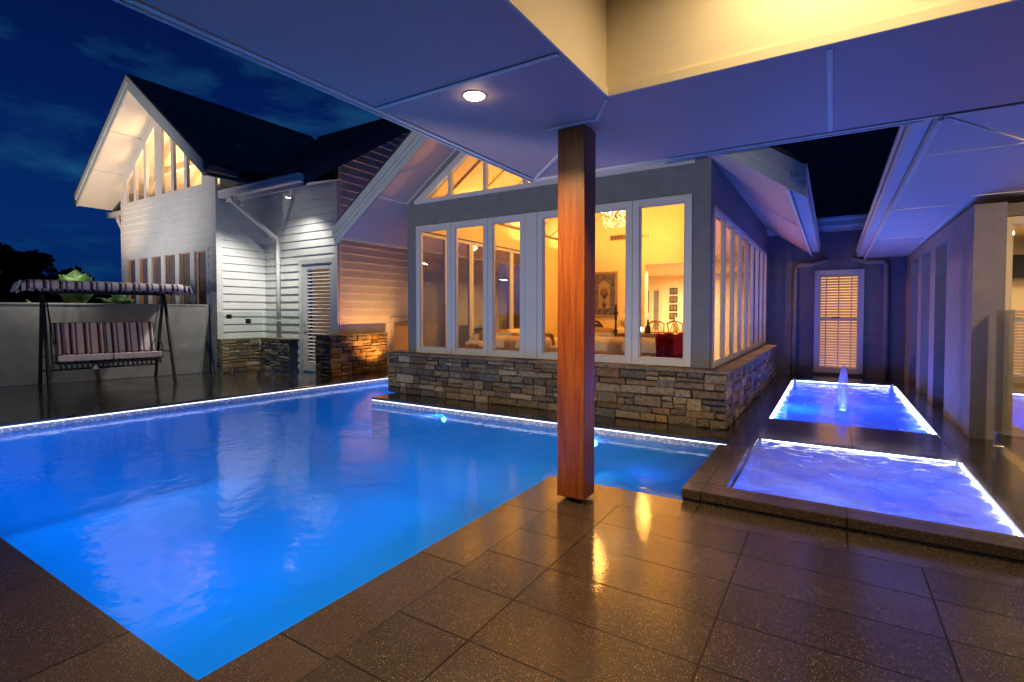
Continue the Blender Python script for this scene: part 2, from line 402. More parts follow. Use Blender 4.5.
BASE = {}
def obj(name, mb, m, parent=None, smooth=False, bevel=0, local=False, seg=2):
    b = BASE.get(parent.name, Vector()) if parent else Vector()
    if local: b = Vector()
    me = bpy.data.meshes.new(name)
    me.from_pydata([(x - b.x, y - b.y, z - b.z) for x, y, z in mb.v], [], mb.f)
    if any(c is not None for c in mb.c):
        ca = me.color_attributes.new('Col', 'FLOAT_COLOR', 'CORNER'); i = 0
        for f, c in zip(mb.f, mb.c):
            for _ in f: ca.data[i].color = (*(c or (0.3, 0.3, 0.3)), 1); i += 1
    me.materials.append(M[m] if isinstance(m, str) else m)
    if smooth:
        for p in me.polygons: p.use_smooth = True
    me.validate(); me.update()
    o = bpy.data.objects.new(name, me); COL.objects.link(o)
    if parent: o.parent = parent; BASE[o.name] = BASE.get(parent.name, Vector())
    if bevel:
        md = o.modifiers.new('bevel', 'BEVEL'); md.width = bevel; md.segments = seg; md.limit_method = 'ANGLE'; md.angle_limit = R(40)
    return o

def tag(o, label, cat=None, group=None, kind=None):
    o['label'] = label
    if cat: o['category'] = cat
    if group: o['group'] = group
    if kind: o['kind'] = kind
    return o

def thing(name, label, cat, loc=(0, 0, 0), rotz=0, group=None):
    o = bpy.data.objects.new(name, None); COL.objects.link(o); o.location = loc; o.rotation_euler = (0, 0, rotz)
    o.empty_display_size = 0.2
    tag(o, label, cat, group); BASE[o.name] = Vector(loc) if not rotz else Vector(); return o

def solo(name, mb, m, label, cat, group=None, loc=None, **k):
    """a thing that is one mesh"""
    if loc is not None: mb.v = [(x - loc[0], y - loc[1], z - loc[2]) for x, y, z in mb.v]
    o = obj(name, mb, m, **k); tag(o, label, cat, group)
    if loc is not None: o.location = loc
    return o

def struct(name, mb, m, **k):
    o = obj(name, mb, m, **k); o['kind'] = 'structure'; return o

def dup(o, shift=(0, 0, 0), rotz=None, parent=None):
    c = o.copy(); COL.objects.link(c)
    if parent: c.parent = parent
    else:
        c.location = Vector(o.location) + Vector(shift)
        if rotz is not None: c.rotation_euler = (0, 0, rotz)
    for ch in o.children: dup(ch, parent=c)
    return c

def L2W(p, u, n):
    p = Vector(p); u = Vector(u); n = Vector(n); z = Vector((0, 0, 1))
    return lambda a, d, h: tuple(p + u * a + n * d + z * h)
def lbox(mb, T, u0, u1, d0, d1, z0, z1):
    return mb.hexa([T(u0, d0, z0), T(u1, d0, z0), T(u1, d1, z0), T(u0, d1, z0), T(u0, d0, z1), T(u1, d0, z1), T(u1, d1, z1), T(u0, d1, z1)])

def window(parent, T, u0, u1, z0, z1, fw=0.06, d0=-0.03, d1=0.05, m='white_paint', gm='glass', rail=None, name='window'):
    mb = MB()
    lbox(mb, T, u0, u0 + fw, d0, d1, z0, z1); lbox(mb, T, u1 - fw, u1, d0, d1, z0, z1)
    lbox(mb, T, u0 + fw, u1 - fw, d0, d1, z0, z0 + fw); lbox(mb, T, u0 + fw, u1 - fw, d0, d1, z1 - fw, z1)
    # glazing bead set back from the face
    e = 0.014
    for (a, b, c, d) in ((u0 + fw, u0 + fw + e, z0 + fw, z1 - fw), (u1 - fw - e, u1 - fw, z0 + fw, z1 - fw), (u0 + fw + e, u1 - fw - e, z0 + fw, z0 + fw + e), (u0 + fw + e, u1 - fw - e, z1 - fw - e, z1 - fw)):
        lbox(mb, T, a, b, d0, d1 - 0.018, c, d)
    if rail: lbox(mb, T, u0 + fw + e, u1 - fw - e, d0, d1 - 0.01, rail - 0.025, rail + 0.025)
    f = obj(name, mb, m, parent, bevel=0.004, seg=1)
    dm = (d0 + d1) / 2 - 0.005
    g = MB().quad(T(u0 + fw, dm, z0 + fw), T(u1 - fw, dm, z0 + fw), T(u1 - fw, dm, z1 - fw), T(u0 + fw, dm, z1 - fw))
    obj('pane', g, gm, f); return f

def clap(mb, T, u0, u1, z0, z1, top=None, pitch=0.18, holes=()):
    """lapped boards between u0 and u1; top(u) limits a gable; holes are (u0, u1, z0, z1)"""
    zr = z0
    while zr < z1 - 1e-4:
        ze = min(zr + pitch, z1)
        cuts = sorted({zr, ze} | {h for q in holes for h in q[2:] if zr + 1e-3 < h < ze - 1e-3})
        for z, zt in zip(cuts, cuts[1:]):
            da = 0.032 - 0.028 * (z - zr) / pitch; db = 0.032 - 0.028 * (zt - zr) / pitch
            spans = [(u0, u1)]
            for (a, b, c, d) in holes:
                if d > z + 1e-3 and c < zt - 1e-3:
                    spans = [q for (s, e) in spans for q in ((s, min(e, a)), (max(s, b), e)) if q[1] - q[0] > 0.01]
            for (s, e) in spans:
                def lim(zz):
                    if top is None: return s, e
                    us = [s + (e - s) * i / 80 for i in range(81)]
                    ok = [x for x in us if top(x) >= zz]
                    return (min(ok), max(ok)) if ok else None
                lb, lt = lim(z), lim(zt)
                if lb is None: continue
                if lt is None: mid = (lb[0] + lb[1]) / 2; lt = (mid - 0.01, mid + 0.01)
                A, B = lb; C, D = lt
                mb.add([T(A, da, z), T(B, da, z), T(D, db, zt), T(C, db, zt), T(A, 0.0, z), T(B, 0.0, z), T(D, -0.03, zt), T(C, -0.03, zt), T(A, -0.03, z), T(B, -0.03, z)],
                       [(0, 1, 2, 3), (4, 5, 1, 0), (0, 3, 7, 8), (1, 9, 6, 2)])
        zr = ze
    return mb

PAL = [(0.16, 0.145, 0.12), (0.22, 0.20, 0.17), (0.12, 0.115, 0.11), (0.26, 0.23, 0.18), (0.19, 0.13, 0.085), (0.30, 0.27, 0.23), (0.14, 0.14, 0.15), (0.24, 0.18, 0.11), (0.17, 0.17, 0.175), (0.10, 0.09, 0.08), (0.33, 0.31, 0.28)]
PAL = [(r * 1.2, g * 1.0, b * .70) for r, g, b in PAL] + [(.24, .175, .10), (.21, .14, .075), (.13, .12, .115)]
def stones(mb, T, u0, u1, z0, z1, seed=1, big=1.0):
    rnd = random.Random(seed); z = z0
    def one(a, b, c, d):
        g = rnd.uniform(.003, .008); a += g; b -= g; c += g; d -= g
        dep = rnd.uniform(0.006, 0.035); j = lambda: rnd.uniform(-0.010, 0.010); ch = 0.009
        c0 = rnd.choice(PAL); k = rnd.uniform(0.7, 1.2); mb.col = tuple(x * k for x in c0)
        o = [(a + j(), c + j()), (b + j(), c + j()), (b + j(), d + j()), (a + j(), d + j())]
        i = [(o[0][0] + ch, o[0][1] + ch), (o[1][0] - ch, o[1][1] + ch), (o[2][0] - ch, o[2][1] - ch), (o[3][0] + ch, o[3][1] - ch)]
        fd = [dep + rnd.uniform(-0.006, 0.006) for _ in range(4)]
        cu = sum(x for x, _ in i) / 4 + j() * 3; cz = sum(y for _, y in i) / 4 + j() * 2
        vs = [T(x, -0.02, y) for x, y in o] + [T(x, dep * 0.55, y) for x, y in o] + [T(x, q, y) for (x, y), q in zip(i, fd)] + [T(cu, dep + rnd.uniform(0, 0.012), cz)]
        fs = []
        for t in range(4):
            n = (t + 1) % 4
            fs += [(t, n, 4 + n, 4 + t), (4 + t, 4 + n, 8 + n, 8 + t), (8 + t, 8 + n, 12)]
        mb.add(vs, fs)
    while z < z1 - 0.01:
        h = rnd.choice([0.10, 0.13, 0.16, 0.18]) * big
        if z1 - (z + h) < 0.07: h = z1 - z
        u = u0
        while u < u1 - 1e-3:
            w = rnd.uniform(0.14, 0.48) * big
            if u1 - (u + w) < 0.09: w = u1 - u
            p = rnd.random()
            if h > 0.115 and p < 0.60:
                s = z + h * rnd.uniform(0.4, 0.6)
                if w > 0.22 and rnd.random() < 0.5:
                    q = u + w * rnd.uniform(0.35, 0.65); one(u, q, z, s); one(q, u + w, z, s); one(u, u + w, s, z + h)
                elif w > 0.22 and rnd.random() < 0.5:
                    q = u + w * rnd.uniform(0.35, 0.65); one(u, u + w, z, s); one(u, q, s, z + h); one(q, u + w, s, z + h)
                else: one(u, u + w, z, s); one(u, u + w, s, z + h)
            else: one(u, u + w, z, z + h)
            u += w
        z += h
    return mb

def caps(mb, T, u0, u1, d0, d1, z, seed, th=0.045):
    rnd = random.Random(seed); u = u0
    while u < u1 - 1e-3:
        w = rnd.uniform(0.35, 0.75)
        if u1 - (u + w) < 0.2: w = u1 - u
        c0 = rnd.choice([(0.20, 0.17, 0.13), (0.17, 0.14, 0.10), (0.24, 0.19, 0.13), (0.15, 0.13, 0.11)]); mb.col = c0
        lbox(mb, T, u + 0.003, u + w - 0.003, d0, d1 + rnd.uniform(-0.006, 0.008), z, z + th + rnd.uniform(-0.004, 0.004)); u += w
    return mb
X = (1, 0, 0); Y = (0, 1, 0); nX = (-1, 0, 0); nY = (0, -1, 0)

# ================================================================== SETTING: ground, decks, pools
def ground():
    mb = MB(); z = -0.35; x0, x1, y0, y1 = -13.2, 8.0, -8.0, 13.4; B = 900
    mb.quad((-B, -B, z), (B, -B, z), (B, y0, z), (-B, y0, z)); mb.quad((-B, y1, z), (B, y1, z), (B, B, z), (-B, B, z))
    mb.quad((-B, y0, z), (x0, y0, z), (x0, y1, z), (-B, y1, z)); mb.quad((x1, y0, z), (B, y0, z), (B, y1, z), (x1, y1, z))
    struct('ground', mb, 'soil')
ground()
WZ = -0.115      # water level of the main pool
TH = 0.05        # thickness of the paving above the basin walls
FAR = [(-8.95, 0.97), (-8.22, 9.35)]      # far long edge of the main pool

def slab(mb, poly, z=0.0, th=0.3): mb.prism([(x, y, z - th) for x, y in poly], (0, 0, th))
# near deck under the pavilion
mb = MB(); slab(mb, [(-1.70, -8), (1.3, -8), (8, -8), (8, 3.55), (1.06, 3.55), (-1.70, 3.55)], 0, 0.25)
struct('pool_deck', mb, 'deck')
mb = MB(); slab(mb, [(-2.03, 0.99), (-1.700, 0.99), (-1.700, 3.553), (1.06, 3.553), (1.06, 3.885), (-2.03, 3.885)], 0, TH)
slab(mb, [(-1.700, -8), (-1.700, 0.987), (-13.2, 0.987), (-13.2, -8)], 0, 0.3)
struct('pool_coping', mb, 'coping')
# far deck with the garden swing
mb = MB(); slab(mb, [(FAR[0][0], 0.99), FAR[1], (-8.22, 13.4), (-13.2, 13.4), (-13.2, 0.99)], 0, TH); struct('swing_deck', mb, 'deck_dark', bevel=0.006)
# strips round the sunroom, the spa and the far pool
mb = MB()
slab(mb, [(-6.47, 5.95), (-0.94, 5.95), (-0.68, 5.95), (-0.68, 6.42), (1.05, 6.42), (1.05, 7.58), (-0.69, 7.58), (-0.69, 13.5), (-6.47, 13.5)], 0, TH)
slab(mb, [(1.053, 3.9), (8, 3.55), (8, 13.5), (1.053, 13.5)], 0, TH)
slab(mb, [(-0.687, 12.42), (1.05, 12.42), (1.05, 13.5), (-0.687, 13.5)], 0, TH)
struct('passage_deck', mb, 'deck_dark', bevel=0.005)
# raised spa rim
mb = MB()
mb.prism([(-0.94, 3.89, 0.02), (1.42, 3.89, 0.02), (1.42, 4.11, 0.02), (-0.94, 4.11, 0.02)], (0, 0, 0.068))
mb.prism([(-0.94, 4.112, 0.02), (-0.665, 4.112, 0.02), (-0.665, 5.42, 0.02), (-0.94, 5.42, 0.02)], (0, 0, 0.068))
struct('spa_rim', mb, 'coping', bevel=0.007)
mb = MB(); mb.box(-0.93, 1.42, 3.90, 4.10, -0.9, 0.018); mb.box(-0.93, -0.68, 4.103, 5.94, -0.9, -0.04)
mb.box(-0.93, -0.68, 5.43, 5.94, -0.04, 0.0)
struct('spa_wall', mb, 'deck_dark')

# main basin
D = -1.35; SH = -0.52
mb = MB()
P = [(-2.05, 0.97), FAR[0], FAR[1], (-6.49, 9.35), (-6.49, 5.97)]
mb.add([(-2.05, 0.97, D), (FAR[0][0], 0.97, D), (FAR[1][0], 9.35, D), (-6.49, 9.35, D), (-6.49, 5.97, D), (-2.05, 5.97, D)], [(5, 4, 3, 2, 1, 0)])
mb.quad((-2.05, 3.88, SH), (-0.93, 3.88, SH), (-0.93, 5.97, SH), (-2.05, 5.97, SH))
def wall_(a, b, z0, z1): mb.quad((a[0], a[1], z0), (b[0], b[1], z0), (b[0], b[1], z1), (a[0], a[1], z1))
ZT = -TH
wall_((-2.05, 0.97), FAR[0], D, ZT); wall_(FAR[0], FAR[1], D, ZT - 0.10); wall_(FAR[1], (-6.49, 9.35), D, ZT); wall_((-6.49, 9.35), (-6.49, 5.97), D, ZT)
wall_((-6.49, 5.97), (-2.05, 5.97), D, ZT - 0.10); wall_((-2.05, 5.97), (-0.93, 5.97), SH, ZT - 0.10); wall_((-2.05, 0.97), (-2.05, 3.88), D, ZT)
wall_((-2.05, 3.88), (-2.05, 5.97), D, SH); wall_((-2.05, 3.88), (-0.93, 3.88), SH, ZT); wall_((-0.93, 3.88), (-0.93, 5.97), SH, ZT)
# submerged bench along the near coping and steps in the far arm
mb.box(-2.32, -2.052, 0.975, 5.965, SH - 0.1, SH)
mb.box(-8.3, -6.52, 8.9, 9.33, D + 0.01, -0.35); mb.box(-8.3, -6.52, 8.5, 8.898, D + 0.01, -0.65)
struct('pool_floor', mb, 'basin')
mb = MB()   # waterline mosaic bands under the lit edges
def band(a, b, z0, z1, off): mb.quad((a[0], a[1], z0), (b[0], b[1], z0), (b[0], b[1], z1), (a[0], a[1], z1))
band((FAR[0][0] + .003, FAR[0][1]), (FAR[1][0] + .003, FAR[1][1]), ZT - 0.13, ZT, 0); band((-6.49, 5.967), (-0.69, 5.967), ZT - 0.13, ZT, 0)
struct('waterline_tiles', mb, 'waterline')
def water(name, poly, z, m):
    w = MB(); w.add([(x, y, z) for x, y in poly], [tuple(range(len(poly)))]); o = struct(name, w, m); return o
water('pool_water', [(-2.05, 0.97), (-2.05, 3.88), (-0.93, 3.88), (-0.93, 5.966), (-6.489, 5.966), (-6.489, 9.35), (-8.222, 9.35), (FAR[0][0], 0.97)], WZ, 'pool_water')
# spa and far pool basins
def basin(x0, x1, y0, y1, d, zt=-TH):
    b = MB(); b.quad((x0, y0, d), (x1, y0, d), (x1, y1, d), (x0, y1, d))
    for a, c in (((x0, y0), (x1, y0)), ((x1, y0), (x1, y1)), ((x1, y1), (x0, y1)), ((x0, y1), (x0, y0))):
        b.quad((*a, d), (*c, d), (*c, zt), (*a, zt))
    return b
struct('spa_floor', basin(-0.678, 1.07, 4.102, 6.44, -0.85), 'spa_basin')
def choppy(name, x0, x1, y0, y1, z, m, amp, sc_, nx, ny):
    w = MB(); vs = []; fs = []
    for j in range(ny + 1):
        for i in range(nx + 1):
            x = x0 + (x1 - x0) * i / nx; y = y0 + (y1 - y0) * j / ny
            h = mnoise.fractal(Vector((x * sc_, y * sc_, 3.1)), 1.0, 2.0, 4) * amp
            vs.append((x, y, z + h))
    for j in range(ny):
        for i in range(nx): a = j * (nx + 1) + i; fs.append((a, a + 1, a + nx + 2, a + nx + 1))
    w.add(vs, fs); return struct(name, w, m, smooth=True)
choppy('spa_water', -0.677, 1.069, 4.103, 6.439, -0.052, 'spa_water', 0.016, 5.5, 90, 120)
struct('far_pool_floor', basin(-0.71, 1.07, 7.56, 12.44, -0.75), 'spa_basin')
choppy('far_pool_water', -0.709, 1.069, 7.561, 12.439, -0.075, 'far_water', 0.012, 4.0, 60, 150)
# dark tile line on the steps of the far arm
mb = MB(); mb.box(-8.3, -6.53, 8.895, 8.93, -0.349, -0.343); mb.box(-8.3, -6.53, 8.497, 8.53, -0.649, -0.643)
struct('step_tiles', mb, 'black_metal')

# round suction covers on the pool floor
for (x, y, lab) in ((-6.89, 6.64, 'round pale drain cover on the pool floor nearer the sunroom'), (-4.58, 2.44, 'round pale drain cover on the pool floor nearest the paved corner')):
    t = thing('pool_drain', lab, 'drain cover', (x, y, D), group='round drain covers on the pool floor')
    m = MB().lathe((x, y, D), [(.10, .007), (.10, .014), (.08, .03), (.03, .036)], 28); obj('cover', m, 'white_paint', t, smooth=True)
    m = MB().lathe((x, y, D), [(.13, .001), (.13, .006)], 28); obj('flange', m, 'basin', t)
# LED strips under the coping edges
def led(a, b, label, w=0.007, z=-0.047, m='led'):
    a = Vector((*a, z)); b = Vector((*b, z)); t = (b - a).normalized(); s = Vector((-t.y, t.x, 0)) * w
    q = MB().prism([a - s, b - s, b + s, a + s], (0, 0, 0.012))
    return solo('led_strip', q, m, label, 'led strip', 'light strips under the pool edges', loc=tuple((a + b) / 2))
led((FAR[0][0] + .02, 1.0), (FAR[1][0] + .02, 9.2), 'long white light strip along the pool edge below the swing')
led((-6.45, 5.945), (-0.95, 5.945), 'white light strip along the pool edge below the stone plinth')
led((-0.66, 6.425), (1.03, 6.425), 'white light strip along the back edge of the steaming spa', m='led_bright')
led((1.055, 4.15), (1.055, 6.40), 'white light strip along the right edge of the steaming spa', m='led_bright')
led((-0.685, 7.62), (-0.685, 12.38), 'white light strip along the left edge of the fountain pool', m='led_bright')
led((1.045, 7.62), (1.045, 12.38), 'white light strip along the right edge of the fountain pool', m='led_bright')
led((-0.62, 12.415), (0.98, 12.415), 'short white light strip at the far end of the fountain pool', m='led_bright')
# underwater lights
def pool_light(loc, n, label, watts, col=BLUE, vis=True):
    p = Vector(loc); n = Vector(n).normalized()
    if vis:
        t = thing('pool_light', label, 'pool light', loc, group='round blue lights in the pool walls')
        ring = MB().tube([p - n * .012, p + n * .012], 0.06, 20); obj('trim_ring', ring, 'steel', t)
        lens = MB().tube([p + n * .0125, p + n * .02], 0.042, 20); obj('lens', lens, 'bulb_blue', t)
    lamp('pool_lamp_and_fill', 'SPOT', tuple(p + n * .05), watts, col, 0.06, tuple(p + n * 2 + Vector((0, 0, -0.25))), R(165), 0.6)
pool_light((-4.93, 5.966, -0.20), nY, 'blue pool light left of the timber post, below the sunroom ledge', 36, (0, .44, 1))
pool_light((-2.50, 5.966, -0.23), nY, 'blue pool light just right of the timber post in the pool wall', 22, (0, .44, 1))
# unseen soft lamps added inside the basin to even out its blue glow
def basin_fill(loc, n, L, h, w, col=BLUE):
    o = lamp('pool_lamp_and_fill', 'AREA', loc, w, col, L, tuple(Vector(loc) + Vector(n)), sy=h)
    return o
basin_fill((-5.5, 1.03, -0.75), Y, 6.0, 0.5, 60, (0, .27, 1)); basin_fill((-2.37, 2.5, -0.85), nX, 2.6, 0.3, 34, (0, .30, 1))
basin_fill((-8.62, 4.2, -0.8), X, 5.0, 0.5, 44); basin_fill((-7.3, 8.45, -0.75), nY, 1.4, 0.4, 30)
lamp('pool_lamp_and_fill', 'POINT', (-1.5, 4.7, -0.28), 9, (.05, .3, 1), 0.28)
lamp('spa_lamp', 'POINT', (-0.2, 4.7, -0.55), 24, (0, .2, 1), 0.08); lamp('spa_lamp', 'POINT', (0.6, 5.5, -0.55), 26, (.0, .13, 1), 0.08); lamp('spa_lamp', 'POINT', (-0.02, 4.28, -0.13), 1.6, (0.0, .55, 1.0), 0.04)
lamp('far_pool_lamp', 'POINT', (-0.45, 9.0, -0.45), 75, BLUE, 0.08); lamp('far_pool_lamp', 'POINT', (-0.45, 10.8, -0.45), 80, VIO, 0.08)
lamp('far_pool_lamp', 'POINT', (0.6, 9.8, -0.45), 80, VIO, 0.08)

# ================================================================== PATIO ROOF over the camera
SZ = 2.75
def patio_roof():
    t = thing('patio_roof', 'flat patio roof overhead with white soffit and recessed raised ceiling', 'patio roof', (0, 1, SZ))
    xL, yF, hx, hy = -2.60, 4.57, -1.215, 3.06
    mb = MB()   # soffit sheet round the recess, 12 mm thick
    mb.box(xL + .04, hx, -3, yF - .04, SZ, SZ + .012); mb.box(hx, 7.0, hy, yF - .04, SZ, SZ + .012); mb.box(4.6, 7.0, -3, hy, SZ, SZ + .012)
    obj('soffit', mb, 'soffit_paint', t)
    mb = MB(); mb.box(hx - .02, hx - .002, -3, hy + .02, SZ + .013, SZ + 1.0); mb.box(hx - .002, 4.6, hy + .002, hy + .02, SZ + .013, SZ + 1.0)
    mb.box(hx - .002, 4.6, hy - .014, hy + .001, SZ - .004, SZ + .05); mb.box(hx - .001, hx + .014, -3, hy - .015, SZ - .004, SZ + .05)
    mb.box(4.6, 4.62, -3, hy, SZ + .013, SZ + 1.0)
    obj('bulkhead', mb, 'cream', t)
    mb = MB(); mb.box(hx - .02, 4.62, -3.02, hy + .02, SZ + 1.002, SZ + 1.03); obj('recess_ceiling', mb, 'cream', t)
    # edge boards and gutter
    mb = MB(); mb.box(xL, xL + .038, -3, yF, SZ - .010, SZ + .02); mb.box(xL + .038, 0.62, yF - .038, yF, SZ - .010, SZ + .02)
    obj('edge_trim', mb, 'bead', t, bevel=.004)
    mb = MB(); mb.box(xL - .03, xL - .002, -3, yF + .03, SZ - .016, SZ + .24); mb.box(xL - .002, 0.52, yF + .002, yF + .03, SZ - .016, SZ + .24)
    obj('fascia', mb, 'white_paint', t, bevel=.004)
    mb = MB(); z0 = SZ + .25; z1 = SZ + 1.25
    mb.quad((xL - .1, -3, z0), (xL - .1, yF + .1, z0), (xL + 1.3, yF - 1.3, z1), (xL + 1.3, -3, z1))
    mb.quad((xL - .1, yF + .1, z0), (7, yF + .1, z0), (7, yF - 1.3, z1), (xL + 1.3, yF - 1.3, z1))
    mb.quad((xL + 1.3, -3, z1), (xL + 1.3, yF - 1.3, z1), (7, yF - 1.3, z1), (7, -3, z1))
    obj('roof', mb, 'roof', t)
    # cover strips between the soffit sheets
    def strip(a, b, w=.035, th=.009):
        a = Vector((*a, SZ - th)); b = Vector((*b, SZ - th)); d = (b - a).normalized(); s = Vector((-d.y, d.x, 0)) * w / 2
        q = MB().prism([a - s, b - s, b + s, a + s], (0, 0, th - .0005)); obj('cover_strip', q, 'bead', t, bevel=.003)
    strip((xL + .04, 2.42), (hx - .01, 2.42)); strip((xL + .05, yF - .05), (-1.68, 3.62), .03); strip((-1.22, 3.07), (-1.42, 3.38), .02); strip((-.03, hy + .05), (-.03, yF - .05), .03, .005); strip((3.2, hy + .05), (3.2, yF - .05))
    strip((-1.80, 3.36), (-1.42, 3.36), .03)
    return t
patio_roof()

def timber_post():
    x0, x1, y0, y1 = -1.735, -1.515, 3.41, 3.61
    t = thing('timber_post', 'square oiled red timber post standing on the wet deck corner', 'post', (-1.55, 3.5, 0))
    mb = MB(); mb.box(x0, x1, y0, y1, 0.03, SZ - .002); obj('shaft', mb, 'timber', t, bevel=.008)
    mb = MB(); mb.box(-1.66, -1.59, 3.48, 3.54, 0.001, 0.03); obj('base_plate', mb, 'black_metal', t)
timber_post()

def downlight(x, y):
    t = thing('downlight', 'round lit downlight set in the patio soffit left of the post', 'downlight', (x, y, SZ))
    mb = MB().lathe((x, y, SZ - .001), [(.070, 0), (.071, -.004), (.064, -.005), (.064, -.001)], 28); obj('trim_ring', mb, 'white_paint', t, smooth=True)
    mb = MB().lathe((x, y, SZ - .004), [(.063, 0), (.058, -.008), (.040, -.015), (.018, -.018)], 24); obj('lens', mb, 'bulb_warm', t)
    lamp('downlight_lamp', 'SPOT', (x, y, SZ - .035), 420, (1.0, .62, .26), .035, (x, y, 0), R(148), .9)
downlight(-1.90, 2.60)
# lamps of the recess ceiling, beside the raised bulkheads
lamp('recess_lamp', 'SPOT', (0.0, 2.55, SZ + .95), 150, (1.0, .70, .34), .05, (0.0, 2.75, 0), R(150), .9)
lamp('recess_lamp', 'SPOT', (1.9, 2.3, SZ + .95), 130, (1.0, .70, .34), .05, (1.9, 2.4, 0), R(150), .9)
lamp('recess_lamp', 'SPOT', (0.2, 0.3, SZ + .95), 120, (1.0, .70, .36), .05, (0.2, 0.3, 0), R(140), .9)
lamp('soffit_lamp', 'SPOT', (2.5, 4.1, SZ - .03), 420, (1.0, .66, .36), .04, (1.7, 6.6, 0.2), R(120), .8)

# unseen fill lamps added behind and left of the camera, for sunroom and swing
lamp('added_fill_lamp', 'SPOT', (-5.0, -2.0, 0.9), 900, (1.0, .88, .70), .06, (-4.2, 6.75, 2.1), R(52), .3)
lamp('added_fill_lamp', 'SPOT', (-5.2, -2.0, 1.1), 360, (1.0, .96, .92), .08, (-11.9, 4.3, .8), R(38), .6)

